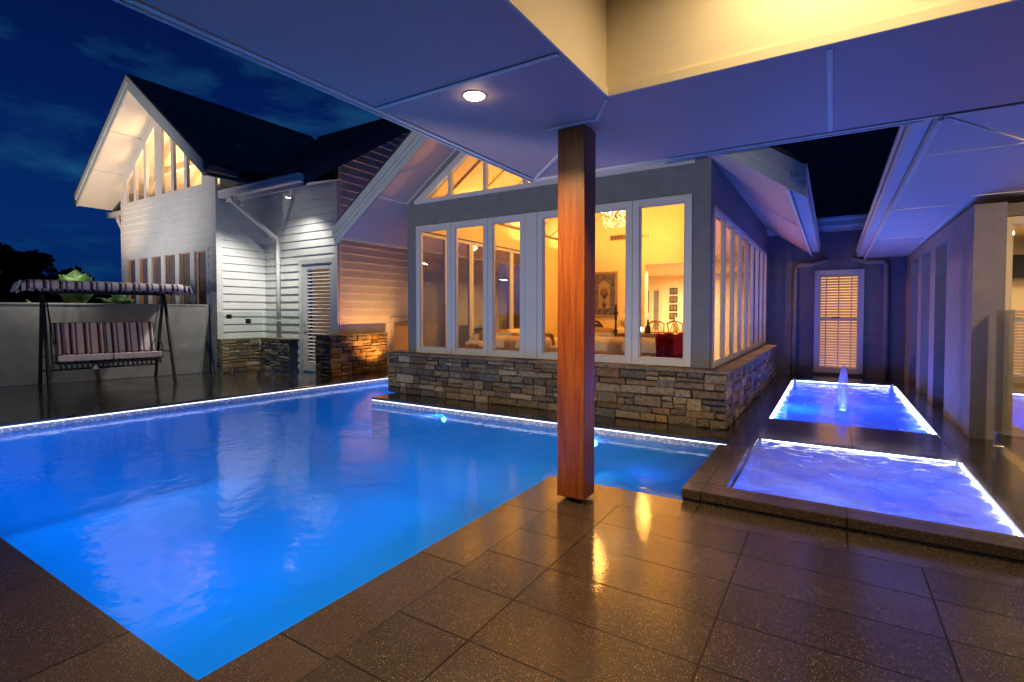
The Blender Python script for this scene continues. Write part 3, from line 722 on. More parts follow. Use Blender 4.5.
# ================================================================== SUNROOM (glazed gable room)
SXL, SXR, SY, SB = -6.40, -1.30, 6.75, 13.35
CX_ = -3.85; SL = 0.70; ZE = 3.33       # soffit height at the side walls
YG = 6.03                                # front of the gable overhang
def soff(x): return ZE + SL * (2.55 - abs(x - CX_))
def sunroom():
    t = thing('sunroom', 'grey rendered gable sunroom with white windows above a stone plinth', 'house', (CX_, SY, 0))
    T = L2W((0, SY, 0), X, nY)
    mb = MB()
    W0, W1, Z0, Z1 = -6.19, -1.52, 0.71, 2.91
    th = -0.16
    lbox(mb, T, SXL, W0, th, 0, 0.705, 3.29); lbox(mb, T, W1, SXR, th, 0, 0.705, 3.29); lbox(mb, T, W0, W1, th, 0, Z1, 3.29); lbox(mb, T, SXL, SXR, th, 0, 0.0, 0.70)
    # gable strips either side of the triangular glazing
    zt = 3.29; fx0, fx1 = -6.19, -1.51; f_apex = zt + SL * (CX_ - fx0) - 0.0
    for s in (1, -1):
        A = lambda x, z: (CX_ + s * (x - CX_), SY, z)
        mb.prism([A(SXL, 3.29), A(fx0, 3.29), A(CX_, f_apex), A(CX_, soff(CX_)), A(SXL, soff(SXL))], (0, 0.16, 0))
    # side walls (right one with the long window), rear wall with an opening to the dining room
    mb.box(SXR - .16, SXR, SY + .161, SB, 2.78, ZE); mb.box(SXR - .16, SXR, SY + .161, SB, 0, 0.69); mb.box(SXR - .16, SXR, 13.12, SB, 0.69, 2.78)
    mb.box(SXL, SXL + .16, SY + .161, SB, 2.86, ZE); mb.box(SXL, SXL + .16, SY + .161, SB, 0, 0.55); mb.box(SXL, SXL + .16, 11.6, SB, 0.55, 2.86)
    obj('wall', mb, 'stucco', t)
    # white mould along the gable frame
    fr = MB(); w = .07
    lbox(fr, T, fx0 - .02, fx1 + .02, -.05, .03, zt, zt + w)
    for s in (1, -1):
        A = lambda x, z, d=-.03: (CX_ + s * (x - CX_), SY + d, z)
        fr.prism([A(fx0, zt + w), A(fx0 + .2, zt + w + .0), A(CX_, f_apex - .13), A(CX_, f_apex)], (0, .08, 0))
    for x in (-5.43, -4.72, -3.985, -3.085, -2.27):
        lbox(fr, T, x - .03, x + .03, -.045, .026, zt + w, soff(x) - .22 - (0.0))
    f = obj('gable_window', fr, 'white_paint', t)
    g = MB().add([(fx0 + .1, SY + .02, zt + w), (fx1 - .1, SY + .02, zt + w), (CX_, SY + .02, f_apex - .1)], [(0, 1, 2)]); obj('pane', g, 'glass', f)
    # six folding window leaves and the wide white mullion
    dd = (-.05, .022)
    window(t, T, -6.19, -5.415, Z0, Z1, .09, *dd); window(t, T, -5.411, -4.665, Z0, Z1, .09, *dd); window(t, T, -4.661, -3.975, Z0, Z1, .09, *dd)
    mb = MB(); lbox(mb, T, -3.972, -3.765, -.06, .025, Z0, Z1); obj('mullion', mb, 'white_paint', t, bevel=.004)
    window(t, T, -3.762, -3.02, Z0, Z1, .09, *dd); window(t, T, -3.016, -2.295, Z0, Z1, .09, *dd); window(t, T, -2.291, -1.52, Z0, Z1, .09, *dd)
    # right side: eight tall panes
    T2 = L2W((SXR, 0, 0), Y, X); n = 8; a, b = 6.95, 13.12
    for i in range(n):
        u0 = a + (b - a) * i / n; u1 = a + (b - a) * (i + 1) / n
        window(t, T2, u0 + .002, u1 - .002, .69, 2.78, .06, -.035, .012)
    # left side glazing seen from within
    T3 = L2W((SXL, 0, 0), Y, nX)
    for i in range(6):
        u0 = 6.93 + .78 * i; window(t, T3, u0 + .002, u0 + .776, .55, 2.86, .055, -.12, -.06)
    # roof skins
    xe0, xe1 = -7.30, -0.40; zz = ZE - SL * (SXL - xe0)
    for s in (1, -1):
        A = lambda x, y, z: (CX_ + s * (x - CX_), y, z)
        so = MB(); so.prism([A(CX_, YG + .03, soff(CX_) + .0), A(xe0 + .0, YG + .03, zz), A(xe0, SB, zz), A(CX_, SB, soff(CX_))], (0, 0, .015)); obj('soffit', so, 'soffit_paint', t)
        ro = MB(); ro.prism([A(CX_, YG - .04, soff(CX_) + .30), A(xe0 - .08, YG - .04, zz + .30 - .08 * SL), A(xe0 - .08, 14.4, zz + .30 - .08 * SL), A(CX_, 14.4, soff(CX_) + .30)], (0, 0, .05)); obj('roof', ro, 'roof', t)
        # stepped barge board: three boards one above the other
        bb = MB()
        for (h0, h1, y0) in ((-.01, .085, YG + .0), (.087, .16, YG - .02), (.162, .30, YG - .05)):
            bb.prism([A(CX_, y0, soff(CX_) + h0), A(xe0 - .16, y0, zz + h0 - .16 * SL), A(xe0 - .16, y0, zz + h1 - .16 * SL), A(CX_, y0, soff(CX_) + h1)], (0, .028 + (YG - y0), 0))
        bb.prism([A(CX_, YG + .029, soff(CX_)), A(xe0 - .02, YG + .029, zz - .014), A(xe0 - .02, YG + .029, zz + .29), A(CX_, YG + .029, soff(CX_) + .298)], (0, .02, 0)); obj('barge_board', bb, 'trim', t)
        cs = [[A(CX_, SY - .03, soff(CX_) - .012), A(SXL, SY - .03, soff(SXL) - .012), A(SXL, SY - .001, soff(SXL) - .012), A(CX_, SY - .001, soff(CX_) - .012)],
              [A(SXL - .012, YG + .05, soff(SXL) - .016), A(SXL + .012, YG + .05, soff(SXL)), A(SXL + .012, SY - .031, soff(SXL)), A(SXL - .012, SY - .031, soff(SXL) - .016)]]
        for yy in (9.0, 11.3):
            cs.append([A(SXL - .02, yy, soff(SXL) - .018), A(xe0 + .03, yy, zz + .006), A(xe0 + .03, yy + .03, zz + .006), A(SXL - .02, yy + .03, soff(SXL) - .018)])
        for q in cs: cv = MB().prism(q, (0, 0, .011)); obj('cover_strip', cv, 'bead', t)
        # eaves fascia and quad gutter
        gu = MB(); x = xe0
        prof = [(0, 0), (-.02, -.01), (-.13, -.01), (-.15, .02), (-.145, .10), (-.165, .12), (-.165, .15), (-.15, .155), (-.14, .12), (-.13, .03), (-.02, .03), (0, .20)]
        P = [A(x + dx, YG - .04, zz + .06 + dz) for dx, dz in prof]
        gu.prism(P, (0, 13.3 - YG, 0)); obj('gutter', gu, 'white_paint', t)
        fa = MB(); fa.box(*(sorted((A(xe0, 0, 0)[0], A(xe0 + .025, 0, 0)[0]))), YG + .03, SB, zz - .02, zz + .2) ; obj('fascia', fa, 'bead', t)
    # interior: lining, raked ceiling with battens, floor, dining alcove
    li = MB()
    li.quad((SXR - .165, SY + .17, 2.80), (SXR - .165, SB - .15, 2.80), (SXR - .165, SB - .15, ZE), (SXR - .165, SY + .17, ZE))
    li.quad((SXL + .165, SY + .17, 2.87), (SXL + .165, SB - .15, 2.87), (SXL + .165, SB - .15, ZE), (SXL + .165, SY + .17, ZE))
    li.quad((SXL + .165, 11.58, .1), (SXL + .165, SB - .15, .1), (SXL + .165, SB - .15, 2.87), (SXL + .165, 11.58, 2.87))
    yb = SB - .14
    li.quad((SXL, yb, .1), (-4.17, yb, .1), (-4.17, yb, 2.66), (SXL, yb, 2.66))
    li.add([(SXL, yb, 2.66), (SXR, yb, 2.66), (SXR, yb, ZE - .02), (CX_, yb, soff(CX_) - .03), (SXL, yb, ZE - .02)], [(0, 1, 2, 3, 4)])
    obj('room_lining', li, 'room_cream', t)
    ce = MB()
    for s in (1, -1):
        A = lambda x, y, z: (CX_ + s * (x - CX_), y, z)
        ce.quad(A(CX_, SY + .165, soff(CX_) - .02), A(SXL + .16, SY + .165, ZE + .09), A(SXL + .16, yb - .002, ZE + .09), A(CX_, yb - .002, soff(CX_) - .02))
        for i in range(8):
            y0 = 7.4 + .75 * i
            ce.prism([A(CX_ - .01, y0, soff(CX_) - .065), A(SXL + .17, y0, ZE + .05), A(SXL + .17, y0, ZE + .085), A(CX_ - .01, y0, soff(CX_) - .03)], (0, .07, 0))
    obj('room_ceiling', ce, 'room_cream', t)
    di = MB(); d0, d1 = yb + .005, 17.6
    di.quad((-6.3, d1, .1), (-1.45, d1, .1), (-1.45, d1, 2.66), (-6.3, d1, 2.66)); di.quad((-6.3, d0, 2.655), (-1.45, d0, 2.655), (-1.45, d1, 2.655), (-6.3, d1, 2.655))
    di.quad((-1.45, d0, .1), (-1.45, d1, .1), (-1.45, d1, 2.66), (-1.45, d0, 2.66)); di.quad((-6.3, d0, .1), (-6.3, d1, .1), (-6.3, d1, 2.66), (-6.3, d0, 2.66))
    di.quad((-4.17, yb + .001, .1), (-4.17, yb + .3, .1), (-4.17, yb + .3, 2.66), (-4.17, yb + .001, 2.66))
    obj('dining_lining', di, 'plaster', t)
    fl = MB(); fl.box(SXL + .17, SXR - .17, SY + .17, 17.6, .02, .10); obj('room_floor', fl, 'floor_in', t)
    return t
sunroom()
lamp('room_lamp', 'POINT', (CX_, 9.0, 3.3), 150, (1.0, .48, .095), .12); lamp('room_lamp', 'POINT', (CX_, 11.9, 3.3), 135, (1.0, .48, .095), .12)
for y in (8.0, 10.2, 12.2):
    lamp('wall_uplight', 'AREA', (SXL + .45, y, 2.95), 16, (1.0, .60, .18), .2, (SXL + 1.1, y, 4.4)); lamp('wall_uplight', 'AREA', (SXR - .45, y, 2.95), 16, (1.0, .60, .18), .2, (SXR - 1.1, y, 4.4))
lamp('dining_lamp', 'AREA', (-3.4, 15.4, 2.55), 420, (1.0, .66, .34), 1.2)

def stone_plinth():
    t = thing('stone_plinth', 'long dry stacked stone plinth wall under the sunroom windows', 'stone wall', (-3.85, 6.5, 0))
    x0, x1, yf, yb = -6.66, -1.07, 6.52, 12.9
    mb = MB(); mb.box(x0 + .01, x1 - .01, yf + .005, 6.746, 0.001, .66); mb.box(-1.296, x1 - .01, 6.75, yb, 0.001, .66); obj('core', mb, 'mortar', t)
    s = MB(); stones(s, L2W((0, yf, 0), X, nY), x0, x1 + .02, 0.002, .665, 3, .84); stones(s, L2W((x0, 0, 0), Y, nX), yf, 6.74, 0.002, .665, 4)
    stones(s, L2W((x1, 0, 0), Y, X), yf, yb, 0.002, .665, 5, .84); obj('stone_face', s, 'stone', t)
    c = MB(); caps(c, L2W((0, 6.73, 0), X, nY), x0 - .03, x1 + .045, 0, .255, .668, 6, .036); caps(c, L2W((-1.285, 0, 0), Y, X), 6.732, yb, 0, .26, .668, 8, .018); obj('cap', c, 'stone', t, bevel=.006)
stone_plinth()

# ================================================================== WEATHERBOARD HOUSE
def weatherboard_house():
    t = thing('weatherboard_house', 'white weatherboard house with steep lit gable behind the swing', 'house', (-14.65, 6.5, 0))
    gx0, gx1, gy = -17.0, -12.15, 6.5; gc = -14.65
    sg = .745; apex = 6.86                        # underside of the gable roof
    S = lambda x: apex - sg * abs(x - gc)
    wy, ox = 7.7, -9.42                           # door wall, gable end wall
    mb = MB(); T = L2W((0, gy, 0), X, nY)
    clap(mb, T, gx0 + .07, gx1 - .10, -.3, 4.40, holes=[(-16.88, -12.50, 0.75, 2.98)])
    Tr = L2W((gx1, 0, 0), Y, X); clap(mb, Tr, gy + .10, wy, -.3, 4.75)
    Td = L2W((0, wy, 0), X, nY); clap(mb, Td, gx1 + .02, ox - .08, -.3, 4.62, holes=[(-10.78, -9.46, -.4, 2.66)])
    To = L2W((ox, 0, 0), Y, X); top = lambda y: 4.42 + .66 * (min(y - 7.05, 14.95 - y))
    clap(mb, To, wy + .08, 14.2, -.3, 7.2, top, holes=[(9.28, 10.58, .32, 1.30)])
    obj('wall', mb, 'board', t)
    for q in ((T, gx1 - .10, gx1 + .040, -.02, .042, -.3, 4.6), (T, gx0 - .02, gx0 + .07, -.02, .042, -.3, 4.8), (Tr, gy - .040, gy + .10, -.02, .0415, -.3, 4.35),
              (Td, ox - .08, ox + .03, -.02, .042, -.3, 4.42), (To, wy, wy + .08, -.02, .043, -.3, 4.85)):
        mb = MB(); lbox(mb, *q); obj('corner_board', mb, 'white_paint', t)
    mb = MB(); lbox(mb, T, gx0 + .07, gx1 - .10, -.02, .036, 4.30, 4.40); obj('window_sill', mb, 'white_paint', t)
    # upper gable window: a frame that follows the rake, six panes
    fr = MB(); W = [(-16.72, -16.26), (-16.14, -15.66), (-15.53, -15.04), (-14.68, -14.20), (-14.07, -13.55), (-13.42, -12.75)]
    zb = 4.46; G = .30
    fr.prism([(gx0 + .07, gy - .02, 4.40), (gx1 - .1, gy - .02, 4.40), (gx1 - .1, gy - .02, zb), (gx0 + .07, gy - .02, zb)], (0, .07, 0))
    xs = [gx0 + .07] + [v for w in W for v in w] + [gx1 - .10]
    for i in range(0, len(xs), 2):
        a, b = xs[i], xs[i + 1]
        pts = [(a, gy - .02, zb), (b, gy - .02, zb), (b, gy - .02, S(b) - .01)]
        if a < gc < b: pts.append((gc, gy - .02, S(gc) - .01))
        pts.append((a, gy - .02, S(a) - .01)); fr.prism(pts, (0, .07, 0))
    for a, b in W:
        pts = [(a, gy - .018, S(a) - G), (b, gy - .018, S(b) - G), (b, gy - .018, S(b) - .01)]
        if a < gc < b: pts.insert(1, (gc, gy - .018, S(gc) - G)); pts.append((gc, gy - .018, S(gc) - .01))
        pts.append((a, gy - .018, S(a) - .01)); fr.prism(pts, (0, .06, 0))
    f = obj('gable_window', fr, 'white_paint', t)
    for a, b in W:
        g = MB().quad((a, gy + .02, zb), (b, gy + .02, zb), (b, gy + .02, S(b) - G), (a, gy + .02, S(a) - G)); obj('pane', g, 'glass', f)
    # lit loft behind: back wall, raking beams
    lo = MB(); lo.add([(gx0 + .1, 9.0, 3.6), (gx1 - .1, 9.0, 3.6), (gx1 - .1, 9.0, S(gx1)), (gc, 9.0, apex), (gx0 + .1, 9.0, S(gx0))], [(0, 1, 2, 3, 4)]); obj('lit_room', lo, 'lit_room', t)
    be = MB()
    for s in (1, -1):
        A = lambda x, y, z: (gc + s * (x - gc), y, z)
        for y in (7.1, 8.1):
            be.prism([A(gc, y, apex - .3), A(gx0 + .1, y, S(gx0) - .25), A(gx0 + .1, y, S(gx0) - .02), A(gc, y, apex - .05)], (0, .09, 0))
    be.box(gx0 + .1, gx1 - .1, 7.09, 7.18, 5.30, 5.48)
    obj('beam', be, 'blind', t)
    # lower bank of six windows with brown shutters behind
    n = 6; a, b = -16.88, -12.50
    for i in range(n):
        u0 = a + (b - a) * i / n; u1 = a + (b - a) * (i + 1) / n
        f = window(t, T, u0 + .002, u1 - .002, .75, 2.98, .095, -.03, .03)
        sh = MB(); z = .95
        while z < 2.78:
            lbox(sh, T, u1 - .30, u1 - .11, -.10, -.085, z, z + .085); z += .105
        lbox(sh, T, u0 + .09, u1 - .30, -.105, -.08, .86, 2.87)
        obj('shutter', sh, 'shutter_brown', f)
    gl = MB(); gl.quad((gx0 + .1, gy + .5, .3), (gx1 - .1, gy + .5, .3), (gx1 - .1, gy + .5, 3.2), (gx0 + .1, gy + .5, 3.2)); gl.quad((gx0 + .09, gy + .06, .3), (gx0 + .09, gy + .5, .3), (gx0 + .09, gy + .5, 3.2), (gx0 + .09, gy + .06, 3.2)); obj('lit_room', gl, 'lit_room_dim', t)
    # gable roof
    ye = 10.95; yf = 5.75
    for s in (1, -1):
        xe = gx0 - .95 if s == 1 else gx1 + .95
        k = lambda x, z, y: (x, y, z)
        so = MB(); so.prism([(gc, yf + .03, apex), (xe, yf + .03, S(xe)), (xe, ye, S(xe)), (gc, ye, apex)], (0, 0, .02)); obj('soffit', so, 'eave_paint', t)
        ro = MB(); ro.prism([(gc, yf - .03, apex + .32), (xe - s * .1, yf - .03, S(xe) + .24), (xe - s * .1, ye, S(xe) + .24), (gc, ye, apex + .32)], (0, 0, .05)); obj('roof', ro, 'roof', t)
        bb = MB()
        for h0, h1, y0 in ((-.02, .15, yf), (.152, .33, yf - .03)):
            bb.prism([(gc, y0, apex + h0), (xe, y0, S(xe) + h0), (xe, y0, S(xe) + h1), (gc, y0, apex + h1)], (0, .028 + yf - y0, 0))
        obj('barge_board', bb, 'trim', t)
        gu = MB(); x0, x1 = (xe - .17, xe - .001) if s == 1 else (xe + .001, xe + .17)
        gu.box(x0, x1, yf - .02, ye if s == 1 else 6.42, S(xe) + .07, S(xe) + .21); obj('gutter', gu, 'gutter_dark', t, bevel=.015)
        for f_ in (.33, .66):
            x = gc + (xe - gc) * f_; cv = MB().box(x - .015, x + .015, yf + .04, gy - .02, S(x) - .02, S(x) + .006); obj('cover_strip', cv, 'bead', t)
    # small lean-to roof past the far corner
    lt = MB(); lt.prism([(gx0 + .0, 6.6, 4.72), (gx0 - 1.1, 6.6, 4.28), (gx0 - 1.1, 10, 4.28), (gx0 + .0, 10, 4.72)], (0, 0, .08)); obj('side_roof', lt, 'roof', t)
    lt = MB(); lt.box(gx0 - 1.16, gx0, 6.56, 6.595, 4.20, 4.34); lt.box(gx0 - 1.2, gx0 - 1.1, 6.56, 10, 4.22, 4.36); obj('side_gutter', lt, 'trim', t)
    lt = MB().tube([(gx0 - .55, 6.58, 4.2), (gx0 - .55, 6.58, 4.08), (gx0 - .1, 6.52, 3.75), (gx0 - .08, 6.52, 0)], .045, 10); obj('downpipe', lt, 'white_paint', t, smooth=True)
    # main roof with tiles in rows
    ro = MB(); x0, x1 = gc + .3, ox + .32; rows = 15
    for i in range(rows):
        y0 = 6.65 + (11 - 6.65) * i / rows; y1 = 6.65 + (11 - 6.65) * (i + 1) / rows
        z0 = 4.22 + .66 * (y0 - 6.65); z1 = 4.22 + .66 * (y1 - 6.65)
        ro.add([(x0, y0, z0 + .035), (x1, y0, z0 + .035), (x1, y1, z1), (x0, y1, z1), (x0, y0, z0), (x1, y0, z0)], [(0, 1, 2, 3), (4, 5, 1, 0)])
    ro.quad((x0, 11, 4.22 + .66 * 4.35), (x1, 11, 4.22 + .66 * 4.35), (x1, 15.4, 4.2), (x0, 15.4, 4.2))
    ro.box(x0, x1, 10.93, 11.07, 7.07, 7.14)
    obj('main_roof', ro, 'roof', t)
    rk = MB(); x = ox + .32
    rk.prism([(x, 6.60, 3.98), (x, 11.0, 6.87), (x, 11.0, 7.13), (x, 6.60, 4.22)], (.03, 0, 0)); rk.prism([(ox, 6.7, 4.04), (ox, 11.0, 6.86), (x, 11.0, 6.86), (x, 6.7, 4.04)], (0, 0, .012)); obj('rake_board', rk, 'gutter_dark', t)
    gu = MB(); A = lambda dy, dz: (gx1 + .045, 6.65 + dy, 4.05 + dz)
    prof = [(0, 0), (-.13, 0), (-.15, .03), (-.145, .12), (-.16, .15), (-.15, .175), (-.13, .16), (0, .16)]
    gu.prism([A(*q) for q in prof], (ox + .34 - gx1 - .045, 0, 0)); obj('gutter', gu, 'white_paint', t)
    fa = MB(); fa.box(gx1 + .045, ox + .318, 6.653, 6.68, 3.97, 4.22); fa.prism([(gx1 + .045, 6.685, 4.05), (ox + .30, 6.685, 4.05), (ox + .30, wy, 4.36), (gx1 + .045, wy, 4.36)], (0, 0, .012)); obj('fascia', fa, 'white_paint', t)
    dp = MB().tube([(-11.64, 6.58, 4.06), (-11.64, 6.58, 3.95), (-11.50, 7.58, 3.20), (-11.47, 7.60, 3.0), (-11.47, 7.60, 0.02)], .05, 12); obj('downpipe', dp, 'white_paint', t, smooth=True)
    for z in (2.6, 1.2): dp = MB().tube([(-11.47, 7.60, z), (-11.47, 7.60, z + .03)], .06, 12); obj('pipe_bracket', dp, 'white_paint', t)
    # louvred door
    d = MB(); u0, u1 = -10.78, -9.46
    lbox(d, Td, u0, u0 + .12, -.05, .045, 0, 2.66); lbox(d, Td, u1 - .12, u1, -.05, .045, 0, 2.66); lbox(d, Td, u0 + .12, u1 - .12, -.05, .045, 2.54, 2.66)
    obj('door_frame', d, 'white_paint', t, bevel=.006)
    d = MB(); a, b = u0 + .123, u1 - .123
    lbox(d, Td, a, a + .17, -.04, .015, .03, 2.535); lbox(d, Td, b - .10, b, -.04, .015, .03, 2.535); lbox(d, Td, a + .17, b - .10, -.04, .015, .03, .22); lbox(d, Td, a + .17, b - .10, -.04, .015, 2.42, 2.535)
    dr = obj('door', d, 'white_paint', t, bevel=.005)
    d = MB(); z = .24
    while z < 2.40:
        T4 = Td; d.hexa([T4(a + .17, -.035, z + .035), T4(b - .10, -.035, z + .035), T4(b - .10, .01, z), T4(a + .17, .01, z), T4(a + .17, -.030, z + .047), T4(b - .10, -.030, z + .047), T4(b - .10, .015, z + .012), T4(a + .17, .015, z + .012)]); z += .083
    obj('louvre', d, 'louvre', dr)
    d = MB(); d.quad(Td(a, -.25, .05), Td(b, -.25, .05), Td(b, -.25, 2.5), Td(a, -.25, 2.5)); obj('lit_room', d, 'lit_room_dim', t)
    d = MB(); p = Td(a + .06, .016, 1.1); d.box(p[0] - .02, p[0] + .02, p[1] - .006, p[1], 1.0, 1.2); d.tube([(p[0], p[1] - .005, 1.12), (p[0], p[1] - .05, 1.12), (p[0] + .11, p[1] - .05, 1.11)], .009, 8); obj('handle', d, 'steel', dr)
    # low window in the end wall
    window(t, To, 9.28, 10.58, .32, 1.30, .11, -.06, .045)
    d = MB(); d.quad((ox - .3, 9.2, .2), (ox - .3, 10.7, .2), (ox - .3, 10.7, 1.4), (ox - .3, 9.2, 1.4)); obj('lit_room', d, 'lit_room_dim', t)
weatherboard_house()

def spotlight(x, y, z, label, lit, aim, watts):
    t = thing('spotlight', label, 'spotlight', (x, y, z), group='white spotlights under the eaves')
    v = (Vector(aim) - Vector((x, y, z))).normalized(); p = Vector((x, y, z))
    m = MB(); m.box(x - .05, x + .05, y - .05, y + .05, z + .06, z + .09); m.tube([(x, y, z + .06), p], .014, 8); obj('bracket', m, 'white_paint', t)
    m = MB().tube([p - v * .06, p - v * .04, p + v * .06], [.03, .045, .055], 16); obj('head', m, 'white_paint', t, smooth=False)
    m = MB().tube([p + v * .0605, p + v * .066], .048, 16); obj('lens', m, 'bulb_white' if lit else 'white_paint', t)
    if lit: lamp('spotlight_lamp', 'SPOT', tuple(p + v * .08), watts, (1.0, .97, .84), .03, aim, R(130), .7)
spotlight(-10.10, 6.95, 3.98, 'lit white spotlight under the eave above the louvred door', True, (-10.9, 7.4, .2), 120)
spotlight(-11.86, 6.95, 3.98, 'unlit white spotlight under the eave beside the downpipe', False, (-11.9, 6.6, 2.0), 0)
lamp('spotlight_lamp', 'SPOT', (-10.3, 6.8, 3.9), 330, (1.0, .95, .85), .03, (-12.0, 6.0, .3), R(95), .6)
# garden lamps, raised clear of the grey wall without fixtures, to wash gable and plants
lamp('garden_lamp', 'SPOT', (-14.5, 2.4, 2.5), 620, (1.0, .93, .90), .08, (-14.8, 6.5, 4.6), R(95), .9)
lamp('garden_lamp', 'SPOT', (-16.3, 4.4, 1.6), 420, (1.0, .68, .42), .08, (-16.8, 6.1, 5.4), R(75), .9)
lamp('loft_lamp', 'AREA', (-14.65, 7.5, 4.5), 190, (1.0, .58, .24), 1.2, (-14.65, 7.6, 6))
lamp('garden_lamp', 'SPOT', (-12.7, 4.0, 2.6), 110, (1.0, .97, .85), .05, (-13.7, 3.6, 1.6), R(120), .9)
lamp('amber_uplight', 'SPOT', (-8.50, 8.5, 0.10), 250, (1.0, .40, .08), .06, (-9.42, 8.5, 1.35), R(88), .8)

def garden_wall():
    a = Vector((-13.75, 1.3, 0)); b = Vector((-12.40, 6.36, 0)); u = (b - a).normalized(); n = Vector((u.y, -u.x, 0))
    t = thing('garden_wall', 'smooth grey rendered garden wall behind the striped swing', 'wall', tuple(b))
    T = L2W(b, -u, n); m = MB(); lbox(m, T, 0, 9.5, -.2, 0, 0.001, 1.56); obj('wall_body', m, 'garden_wall', t, bevel=.008)
    m = MB(); lbox(m, T, .0, 9.5, -.215, .015, 1.562, 1.60); lbox(m, T, -.06, -.002, -.205, .005, 0.001, 1.60); obj('coping', m, 'garden_wall', t, bevel=.006)
garden_wall()

def low_stone(name, label, rects, faces, z, seed):
    t = thing('stone_planter', label, 'stone wall', (rects[0][0], rects[0][2], 0))
    m = MB(); s = MB(); c = MB()
    for (x0, x1, y0, y1) in rects: m.box(x0 + .01, x1 - .01, y0 + .01, y1 - .01, .001, z - .05)
    for i, (p, u, n, L0, L1) in enumerate(faces): stones(s, L2W(p, u, n), L0, L1, .002, z - .045, seed + i, .85)
    for i, (x0, x1, y0, y1) in enumerate(rects): caps(c, L2W((0, y1, 0), X, nY), x0 - .02, x1 + .03, 0, y1 - y0 + .03, z - .042, seed + 9 + i, .035)
    obj('core', m, 'mortar', t); obj('stone_face', s, 'stone', t); obj('cap', c, 'stone', t, bevel=.005)
low_stone('a', 'pale low stone planter wall along the white boards beside the grey wall', [(-12.12, -11.98, 6.46, 7.40), (-11.96, -10.83, 7.42, 7.66)],
          [((-11.98, 0, 0), Y, X, 6.46, 7.40), ((0, 7.42, 0), X, nY, -11.96, -10.83), ((0, 6.46, 0), X, nY, -12.12, -11.98)], .80, 20)
low_stone('b', 'low stone pier lit orange between the louvred door and the pool', [(-9.72, -9.22, 7.32, 9.0)],
          [((-9.22, 0, 0), Y, X, 7.32, 9.0), ((0, 7.32, 0), X, nY, -9.72, -9.22)], .93, 40)

def glass_fence(pts, z1, label, latch=None, group='frameless glass pool fences'):
    t = thing('glass_fence', label, 'glass fence', (pts[0][0], pts[0][1], 0))
    for a, b in zip(pts, pts[1:]):
        a = Vector((*a, 0)); b = Vector((*b, 0)); u = (b - a).normalized(); n = Vector((-u.y, u.x, 0)); L = (b - a).length
        T = L2W(a, u, n); m = MB(); lbox(m, T, .012, L - .012, -.006, .006, .05, z1); obj('glass_panel', m, 'fence_glass', t)
        for q in ((.18, L - .18) if L > .8 else (L / 2,)):
            s = MB(); lbox(s, T, q - .025, q + .025, -.03, -.008, .001, .15); lbox(s, T, q - .025, q + .025, .008, .03, .001, .15); lbox(s, T, q - .025, q + .025, -.008, .008, .001, .045); lbox(s, T, q - .045, q + .045, -.045, .045, .0005, .01)
            obj('spigot', s, 'steel', t, bevel=.004)
    if latch:
        for p in latch:
            m = MB(); m.box(p[0] - .05, p[0] + .05, p[1] - .04, p[1] + .04, p[2] - .05, p[2] + .05); obj('latch', m, 'black_metal', t, bevel=.012)
glass_fence([(-12.33, 6.42), (-11.62, 6.46), (-10.45, 6.55), (-9.75, 7.02)], 1.42, 'clear frameless glass pool fence in front of the pale stone planter', [(-11.62, 6.46, 1.32), (-10.95, 6.51, 1.22)])
glass_fence([(1.50, 7.42), (1.49, 5.6), (1.48, 3.8)], 1.43, 'clear frameless glass fence beside the spa and the grey pillar')

